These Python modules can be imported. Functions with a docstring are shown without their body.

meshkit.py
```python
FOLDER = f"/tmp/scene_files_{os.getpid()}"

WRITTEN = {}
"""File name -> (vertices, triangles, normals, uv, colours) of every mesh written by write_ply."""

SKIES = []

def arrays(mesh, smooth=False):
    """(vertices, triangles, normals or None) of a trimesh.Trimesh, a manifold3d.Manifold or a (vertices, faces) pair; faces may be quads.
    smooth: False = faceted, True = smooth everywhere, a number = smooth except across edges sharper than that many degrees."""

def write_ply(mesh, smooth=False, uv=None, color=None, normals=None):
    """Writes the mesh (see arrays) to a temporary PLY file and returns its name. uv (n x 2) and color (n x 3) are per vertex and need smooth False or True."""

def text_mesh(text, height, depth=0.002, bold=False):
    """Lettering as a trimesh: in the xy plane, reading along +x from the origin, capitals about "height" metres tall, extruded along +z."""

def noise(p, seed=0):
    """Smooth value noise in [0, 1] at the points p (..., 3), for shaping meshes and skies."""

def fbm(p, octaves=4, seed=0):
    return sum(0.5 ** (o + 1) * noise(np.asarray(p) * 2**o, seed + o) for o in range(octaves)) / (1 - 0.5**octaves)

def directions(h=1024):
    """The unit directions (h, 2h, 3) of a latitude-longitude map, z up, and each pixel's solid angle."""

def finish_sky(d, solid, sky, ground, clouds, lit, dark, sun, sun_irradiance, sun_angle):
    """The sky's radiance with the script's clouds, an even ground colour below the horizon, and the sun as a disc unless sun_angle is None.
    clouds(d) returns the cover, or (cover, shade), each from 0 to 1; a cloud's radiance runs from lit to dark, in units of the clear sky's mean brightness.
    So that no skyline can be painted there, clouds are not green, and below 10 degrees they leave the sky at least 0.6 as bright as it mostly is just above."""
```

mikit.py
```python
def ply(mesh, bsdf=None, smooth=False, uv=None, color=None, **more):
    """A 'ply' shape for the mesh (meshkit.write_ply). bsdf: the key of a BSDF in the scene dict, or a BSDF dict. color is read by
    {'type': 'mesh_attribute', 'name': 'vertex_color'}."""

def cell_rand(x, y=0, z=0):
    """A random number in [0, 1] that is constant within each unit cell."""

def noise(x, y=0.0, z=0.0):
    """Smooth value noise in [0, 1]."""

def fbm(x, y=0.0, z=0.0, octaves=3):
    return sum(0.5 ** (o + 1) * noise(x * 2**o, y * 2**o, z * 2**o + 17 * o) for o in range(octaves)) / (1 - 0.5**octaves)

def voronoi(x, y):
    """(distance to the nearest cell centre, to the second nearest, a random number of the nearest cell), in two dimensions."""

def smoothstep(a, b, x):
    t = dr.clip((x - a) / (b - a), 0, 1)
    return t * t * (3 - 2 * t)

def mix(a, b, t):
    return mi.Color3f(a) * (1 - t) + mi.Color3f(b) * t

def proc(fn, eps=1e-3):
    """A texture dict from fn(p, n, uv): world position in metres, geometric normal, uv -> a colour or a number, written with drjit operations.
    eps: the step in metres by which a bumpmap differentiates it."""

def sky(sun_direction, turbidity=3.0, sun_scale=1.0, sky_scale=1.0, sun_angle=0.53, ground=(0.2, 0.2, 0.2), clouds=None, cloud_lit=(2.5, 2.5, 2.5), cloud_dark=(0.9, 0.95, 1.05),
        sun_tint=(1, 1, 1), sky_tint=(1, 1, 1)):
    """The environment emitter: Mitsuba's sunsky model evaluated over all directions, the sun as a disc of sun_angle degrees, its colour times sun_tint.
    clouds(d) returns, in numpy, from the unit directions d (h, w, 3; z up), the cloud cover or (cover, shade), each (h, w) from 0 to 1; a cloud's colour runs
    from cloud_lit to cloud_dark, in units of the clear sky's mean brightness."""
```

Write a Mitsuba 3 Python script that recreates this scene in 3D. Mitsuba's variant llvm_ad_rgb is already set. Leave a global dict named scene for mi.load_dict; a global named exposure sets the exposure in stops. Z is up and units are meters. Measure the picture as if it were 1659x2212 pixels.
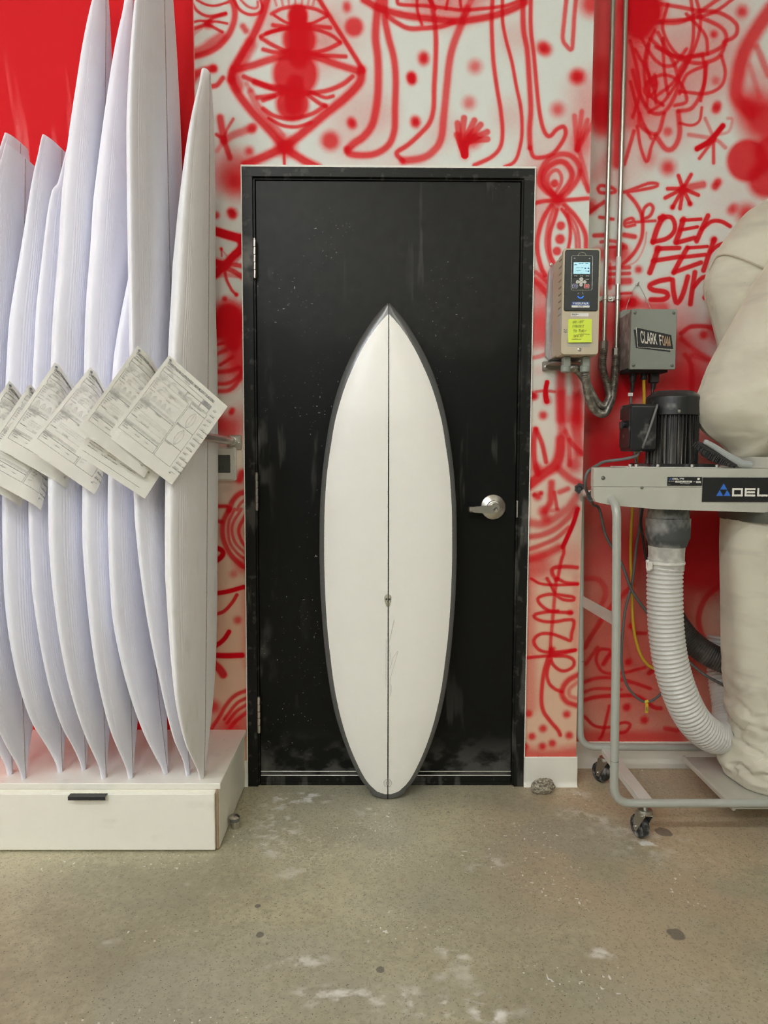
import math, numpy as np, trimesh, drjit as dr, mitsuba as mi, mikit, meshkit
import manifold3d as m3
from mikit import proc, noise, fbm, voronoi, smoothstep, mix, cell_rand
T = mi.ScalarTransform4f
scene, labels = {}, {}
PI = math.pi
# ---------------------------------------------------------------- camera, lamps, exposure
yaw, pitch, roll, cam = 0.0077, 0.0772, -0.0036, np.array([-0.0316, -2.6479, 1.222])
fw = np.array([math.sin(yaw)*math.cos(pitch), math.cos(yaw)*math.cos(pitch), -math.sin(pitch)])
rt = np.array([math.cos(yaw), -math.sin(yaw), 0.0]); dn = np.cross(fw, rt)
up = -(-math.sin(roll)*rt + math.cos(roll)*dn)
scene['camera'] = {'type': 'perspective', 'fov': math.degrees(2*math.atan(829.5/1600)), 'fov_axis': 'x', 'near_clip': .05, 'far_clip': 60,
                   'to_world': T().look_at(origin=cam.tolist(), target=(cam+fw).tolist(), up=up.tolist())}
exposure = 0.0
LAMP = 27.0                                   # radiance of the ceiling lamps
LAMP_COL, LAMP_COOL = (1.0, 1.0, .92), (.94, 1.0, 1.10)
LAMPS = [(-2.15, -3.15, 1, 'leftmost long ceiling light of the row nearest the mural wall'), (-.85, -3.05, 0, 'middle long ceiling light of the row nearest the mural wall'), (1.55, -3.15, 2, 'rightmost long ceiling light of the row nearest the mural wall'),
         (-1.75, -5.0, 1, 'left long ceiling light of the middle row'), (-.2, -5.1, 0, 'middle long ceiling light of the middle row'), (2.3, -5.0, 2, 'right long ceiling light of the middle row'), (.35, -6.9, 0, 'right long ceiling light of the farthest row'), (-2.2, -6.9, 1, 'left long ceiling light of the farthest row')]
CEIL = 3.45

# ---------------------------------------------------------------- helpers
def cat(*ms): return trimesh.util.concatenate([m for m in ms if m is not None])
def fix(m):
    m = trimesh.Trimesh(m.vertices, m.faces, process=True); m.fix_normals(); return m
def box(x0, x1, y0, y1, z0, z1, b=0.0):
    if b <= 0: 
        m = trimesh.creation.box((x1-x0, y1-y0, z1-z0)); m.apply_translation(((x0+x1)/2, (y0+y1)/2, (z0+z1)/2)); return m
    b = min(b, (x1-x0)*.49, (y1-y0)*.49, (z1-z0)*.49); P = []
    for x, sx in ((x0, 1), (x1, -1)):
        for y, sy in ((y0, 1), (y1, -1)):
            for z, sz in ((z0, 1), (z1, -1)):
                P += [(x, y+sy*b, z+sz*b), (x+sx*b, y, z+sz*b), (x+sx*b, y+sy*b, z)]
    return trimesh.Trimesh(P, process=False).convex_hull
def rbox(x0, x1, y0, y1, z0, z1, r, n=3, ax='y'):
    """box with its corners rounded in the plane across ax, edges chamfered"""
    d = {'y': (0, 2, 1), 'x': (1, 2, 0), 'z': (0, 1, 2)}[ax]
    lo, hi = np.array([x0, y0, z0], float), np.array([x1, y1, z1], float); P = []
    c = min(.0015, (hi[d[2]]-lo[d[2]])*.3)
    for w, rr in ((lo[d[2]], r-c), (lo[d[2]]+c, r), (hi[d[2]]-c, r), (hi[d[2]], r-c)):
        for cu, a0 in ((hi[d[0]]-r, 0), (lo[d[0]]+r, 90), (lo[d[0]]+r, 180), (hi[d[0]]-r, 270)):
            cv = hi[d[1]]-r if a0 in (0, 90) else lo[d[1]]+r
            for k in range(n+1):
                a = math.radians(a0+90*k/n); p = [0, 0, 0]
                p[d[0]], p[d[1]], p[d[2]] = cu+rr*math.cos(a), cv+rr*math.sin(a), w
                P.append(p)
    return trimesh.Trimesh(P, process=False).convex_hull
def basis(t):
    t = np.asarray(t, float)/np.linalg.norm(t); a = np.cross(t, [0, 0, 1.0] if abs(t[2]) < .9 else [1.0, 0, 0]); a /= np.linalg.norm(a)
    return a, np.cross(t, a)
def cyl(p0, p1, r, n=20, r1=None, b=0.0):
    p0, p1 = np.array(p0, float), np.array(p1, float); L = np.linalg.norm(p1-p0); r1 = r if r1 is None else r1
    pr = [(0, 0), (r-b, 0), (r, b), (r1, L-b), (r1-b, L), (0, L)] if b else [(0, 0), (r, 0), (r1, L), (0, L)]
    m = lathe(pr, n); a, c = basis(p1-p0); M = np.eye(4); M[:3, 0], M[:3, 1], M[:3, 2], M[:3, 3] = a, c, (p1-p0)/L, p0
    m.apply_transform(M); return m
def lathe(pr, n=32, c=(0, 0, 0)):
    pr = np.array(pr, float); a = np.arange(n)*2*PI/n
    v = np.stack([pr[:, None, 0]*np.cos(a), pr[:, None, 0]*np.sin(a), np.repeat(pr[:, 1:2], n, 1)], -1).reshape(-1, 3)
    f = grid_faces(len(pr), n, wrap=True); m = trimesh.Trimesh(v, f, process=True); m.fix_normals(); m.apply_translation(c); return m
def grid_faces(r, c, wrap=False):
    i, j = np.meshgrid(np.arange(r-1), np.arange(c if wrap else c-1), indexing='ij'); k = (j+1) % c
    a, b, e, d = i*c+j, i*c+k, (i+1)*c+k, (i+1)*c+j
    return np.concatenate([np.stack([a, b, e], -1).reshape(-1, 3), np.stack([a, e, d], -1).reshape(-1, 3)])
def spline(P, n=8, closed=False):
    P = np.array(P, float)
    if len(P) < 3: return P
    Q = np.vstack([P[-1:], P, P[:2]]) if closed else np.vstack([2*P[:1]-P[1:2], P, 2*P[-1:]-P[-2:-1]])
    t = np.linspace(0, 1, n, endpoint=False)[:, None]; out = []
    for k in range(1, len(Q)-2):
        a, b, c, d = Q[k-1:k+3]
        out.append(.5*(2*b+(c-a)*t+(2*a-5*b+4*c-d)*t**2+(3*b-a-3*c+d)*t**3))
    return np.vstack(out+[Q[-2][None]])
def resample(P, step):
    P = np.asarray(P, float); L = np.r_[0, np.cumsum(np.linalg.norm(np.diff(P, axis=0), axis=1))]
    s = np.linspace(0, L[-1], max(2, int(round(L[-1]/step))+1)); return np.stack([np.interp(s, L, P[:, k]) for k in range(P.shape[1])], 1)
def tube(P, r, n=14, closed=False):
    """tube along P with parallel-transported rings; r a number or one per point"""
    P = np.asarray(P, float); r = np.broadcast_to(r, (len(P),)); t = np.gradient(P, axis=0); t /= np.linalg.norm(t, axis=1, keepdims=True)
    a, b = basis(t[0]); V = []
    for k in range(len(P)):
        a = a-t[k]*(a@t[k]); a /= np.linalg.norm(a); b = np.cross(t[k], a); an = np.arange(n)*2*PI/n
        V.append(P[k]+r[k]*(np.cos(an)[:, None]*a+np.sin(an)[:, None]*b))
    V = np.vstack(V+[P[:1], P[-1:]]); N = len(P)*n; f = grid_faces(len(P), n, True); j = np.arange(n); k2 = (j+1) % n
    f = np.vstack([f, np.stack([j, np.full(n, N), k2], -1)[:, ::1], np.stack([N-n+j, N-n+k2, np.full(n, N+1)], -1)])
    m = trimesh.Trimesh(V, f, process=False); m.fix_normals(); return m
def ribbed(P, r, pitch, amp, n=28, per=4, skew=0.0):
    """corrugated hose along P"""
    Q = resample(P, pitch/per); k = np.arange(len(Q)); rr = r+amp*np.where(k % per == 0, 1.0, np.where(k % per == 1, .45, np.where(k % per == per-1, .45, 0)))
    return tube(Q, rr, n)
def bend(P, rad, n=7):
    """polyline with its corners rounded"""
    P = [np.array(p, float) for p in P]; out = [P[0]]
    for a, b, c in zip(P, P[1:], P[2:]):
        u, v = (a-b)/np.linalg.norm(a-b), (c-b)/np.linalg.norm(c-b); s, e = b+u*rad, b+v*rad
        out += [(1-t)**2*s+2*t*(1-t)*(b*.93+.07*(s+e)/2)+t*t*e for t in np.linspace(0, 1, n)]
    return np.array(out+[P[-1]])
def extr(poly, y0, y1, b=0.0):
    """polygon in x, z extruded along y (y0 front)"""
    from shapely.geometry import Polygon
    m = trimesh.creation.extrude_polygon(Polygon(poly), y1-y0, engine='earcut'); v = m.vertices
    return fix(trimesh.Trimesh(np.stack([v[:, 0], y1-v[:, 2], v[:, 1]], 1), m.faces))
def ribbon(P, w, z=0.0):
    """flat stroke of width w along 2-D points, in the xy plane"""
    P = np.asarray(P, float); t = np.gradient(P, axis=0); t /= np.linalg.norm(t, axis=1, keepdims=True)+1e-12; n = np.stack([-t[:, 1], t[:, 0]], 1)*w/2
    v = np.empty((2*len(P), 3)); v[0::2, :2], v[1::2, :2] = P+n, P-n; v[:, 2] = z
    i = np.arange(len(P)-1)*2; return trimesh.Trimesh(v, np.vstack([np.stack([i, i+1, i+2], 1), np.stack([i+1, i+3, i+2], 1)]), process=False)
TXT = {}
def text(s, h, bold=False, width=None, at=(0, 0), depth=.0003, anchor='l'):
    key = (s, bold)
    if key not in TXT: TXT[key] = meshkit.text_mesh(s, 1.0, 1.0, bold)
    m = TXT[key].copy(); x0, x1 = m.bounds[0][0], m.bounds[1][0]; sx = (width/(x1-x0)) if width else h
    m.apply_translation((-x0 if anchor == 'l' else -(x0+x1)/2, 0, 0)); m.apply_scale((sx, h, depth)); m.apply_translation((at[0], at[1], 0)); return m
def wallup(m, x, y, z):
    """lettering in the xy plane -> facing -y at (x, y, z)"""
    v = m.vertices; return trimesh.Trimesh(np.stack([x+v[:, 0], y-v[:, 2], z+v[:, 1]], 1), m.faces, process=False)
GLY = {'D': [[(0, 0), (0, 6), (2.4, 5.6), (3.6, 3.4), (2.6, .8), (0, 0)]], 'O': [[(1.8, 6), (.3, 4.4), (.2, 1.6), (1.7, 0), (3.3, 1.4), (3.4, 4.4), (1.8, 6)]], 'N': [[(0, 0), (.6, 4.8), (3, .2), (3.6, 6)]], 'T': [[(0, 6), (4, 6.2)], [(2, 6), (1.9, 0)]],
       'F': [[(3.4, 6), (.2, 6), (0, 0)], [(0, 3.2), (2.8, 3.4)]], 'R': [[(0, 0), (.2, 6), (2.6, 5.8), (2.9, 4), (.2, 3), (3.3, 0)]], 'G': [[(3.4, 5.4), (1.8, 6), (.3, 4), (.5, 1), (2.2, 0), (3.5, 1.4), (3.4, 2.8), (2, 2.8)]], 'E': [[(3.2, 6), (.2, 6), (.1, 0), (3.4, .2)], [(.2, 3.1), (2.6, 3.2)]],
       'U': [[(0, 6), (.2, 1.4), (1.7, 0), (3.3, 1.4), (3.5, 6)]], '!': [[(2.6, 6), (1, 1.6)], [(.8, .3), (.7, 0)]], 'B': [[(0, 0), (0, 6), (2.6, 5.4), (2.4, 3.6), (.2, 3.1), (3, 2.6), (2.9, .5), (0, 0)]], 'X': [[(0, 0), (3.4, 6)], [(0, 6), (3.6, 0)]], '5': [[(3.2, 6), (.6, 6), (.4, 3.4), (2.6, 3.4), (3.2, 1.6), (1.8, 0), (.1, .6)]],
       'S': [[(3.2, 5.4), (1.8, 6), (.4, 4.8), (1.8, 3.2), (3.2, 1.6), (1.6, 0), (.1, .8)]], 'L': [[(.2, 6), (0, 0), (3.2, .2)]], ' ': []}
def hand(s, h, at, w, slant=.12, seed=0):
    rng = np.random.default_rng(seed); x, out = at[0], []
    for ch in s:
        for st in GLY.get(ch, []):
            P = np.array(st, float)*h/6+rng.normal(0, .012*h, (len(st), 2)); P[:, 0] += slant*P[:, 1]; out.append(ribbon(P+[x, at[1]+rng.normal(0, .02*h)], w))
        x += h*(.5 if ch in '! ' else .82)
    return out
def add(key, mesh, bsdf, label=None, category=None, group=None, kind=None, smooth=35, **more):
    k, n = key, 0
    while k in scene: n += 1; k = '%s_%03d' % (key, n)
    scene[k] = mikit.ply(mesh, bsdf, smooth=smooth, **more) if not isinstance(mesh, dict) else mesh
    if label or kind: tag(k, label, category, group, kind)
    return k
def tag(k, label=None, category=None, group=None, kind=None):
    labels[k] = {a: b for a, b in (('label', label), ('category', category), ('group', group), ('kind', kind)) if b}
    return k
def mat(name, color, rough=.5, metal=0.0, coat=0.0, spec=.5, sheen=0.0):
    b = {'type': 'principled', 'roughness': rough, 'metallic': metal, 'specular': spec}
    b['base_color'] = color if isinstance(color, dict) else {'type': 'rgb', 'value': list(color)}
    if coat: b['clearcoat'] = coat; b['clearcoat_gloss'] = .95
    if sheen: b['sheen'] = sheen
    scene[name] = {'type': 'twosided', 'bsdf': b}; return name
def dusty(name, color, dust=(.55, .54, .5), amount=.5, scale=30., rough=.5, metal=0.0, thr=.55, coat=0.0):
    """a plain colour with patches of foam dust and wear"""
    def f(p, n, uv):
        a = smoothstep(thr-.12, thr+.22, fbm(p.x*scale, p.y*scale+9.1, p.z*scale*.7, 4))*amount
        return mix(color, dust, a)
    return mat(name, proc(f), rough, metal, coat)

# ---------------------------------------------------------------- the spray painting: strokes in wall millimetres, evaluated as distances
def stroke_table(txt, cell=.03):
    segs, sid = [], 0
    for st in txt.split(';'):
        q = [int(a) for a in st.split()]; w, so, al = q[0]/1000, q[1]/100+(.12 if q[1] >= 40 else .04), q[2]/100; P = np.array(q[3:], float).reshape(-1, 2)/1000; sid += 1
        if len(P) > 2: P = resample(spline(P, 10), max(.007, .4*w))
        if len(P) == 1: P = np.vstack([P, P+[0, 1e-4]])
        segs += [(*a, *(b-a), w, so, al, sid) for a, b in zip(P, P[1:])]
    s = np.array(segs); reach = np.maximum(s[:, 4]*(1.12+s[:, 5])+.004, s[:, 4]+np.minimum(s[:, 4], .016)+.012); lo = np.minimum(s[:, :2], s[:, :2]+s[:, 2:4])-reach[:, None]; hi = np.maximum(s[:, :2], s[:, :2]+s[:, 2:4])+reach[:, None]
    org = lo.min(0)-cell; nx, nz = (np.ceil((hi.max(0)-org)/cell)+1).astype(int); cells = [[] for _ in range(nx*nz)]
    for k in range(len(s)):
        a, b = ((lo[k]-org)/cell).astype(int), ((hi[k]-org)/cell).astype(int)
        for i in range(a[0], b[0]+1):
            for j in range(a[1], b[1]+1):
                c = org+(np.array([i, j])+.5)*cell-s[k, :2]; d = s[k, 2:4]; t = np.clip(c@d/max(d@d, 1e-12), 0, 1)
                if np.linalg.norm(c-t*d) < reach[k]+cell*.72: cells[i*nz+j].append(k)
    start = np.r_[0, np.cumsum([len(c) for c in cells])]; flat = s[np.concatenate([np.array(c, int) for c in cells if c])]
    F = [mi.Float(np.ascontiguousarray(flat[:, k]).astype(np.float32)) for k in range(7)]+[mi.UInt32(flat[:, 7].astype(np.uint32))]
    st = mi.UInt32(start.astype(np.uint32)); dr.eval(F, st)
    return dict(F=F, start=st, org=org, cell=cell, nx=int(nx), nz=int(nz))
def cover(x, z, tb):
    """how much paint lies at the wall point x, z: the strokes over one another"""
    i = dr.clip(mi.Int32(dr.floor((x-float(tb['org'][0]))/tb['cell'])), 0, tb['nx']-1); j = dr.clip(mi.Int32(dr.floor((z-float(tb['org'][1]))/tb['cell'])), 0, tb['nz']-1)
    c = mi.UInt32(i*tb['nz']+j); F = tb['F']
    k0, k1 = dr.gather(mi.UInt32, tb['start'], c), dr.gather(mi.UInt32, tb['start'], c+1)
    def body(k, k1, x, z, clear, cur, prev):
        x0, z0, dx, dz, w, so, al = [dr.gather(mi.Float, F[q], k) for q in range(7)]; sid = dr.gather(mi.UInt32, F[7], k)
        px, pz = x-x0, z-z0; t = dr.clip((px*dx+pz*dz)/dr.maximum(dx*dx+dz*dz, 1e-12), 0, 1)
        d = dr.sqrt(dr.square(px-t*dx)+dr.square(pz-t*dz)); h = dr.maximum(1-d/(w+dr.minimum(w, .016)+.012), 0); a = dr.maximum(al*(1-smoothstep(w*(1.10-so), w*(1.12+so)+.003, d)), .30*al*h*h); new = sid != prev
        return k+1, k1, x, z, dr.select(new, clear*(1-cur), clear), dr.select(new, a, dr.maximum(cur, a)), sid
    r = dr.while_loop(state=(k0, k1, mi.Float(x), mi.Float(z), mi.Float(1)+0*x, mi.Float(0)+0*x, mi.UInt32(0)+0*k0), cond=lambda k, k1, *_: k < k1, body=body)
    return 1-r[4]*(1-r[5])
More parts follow.
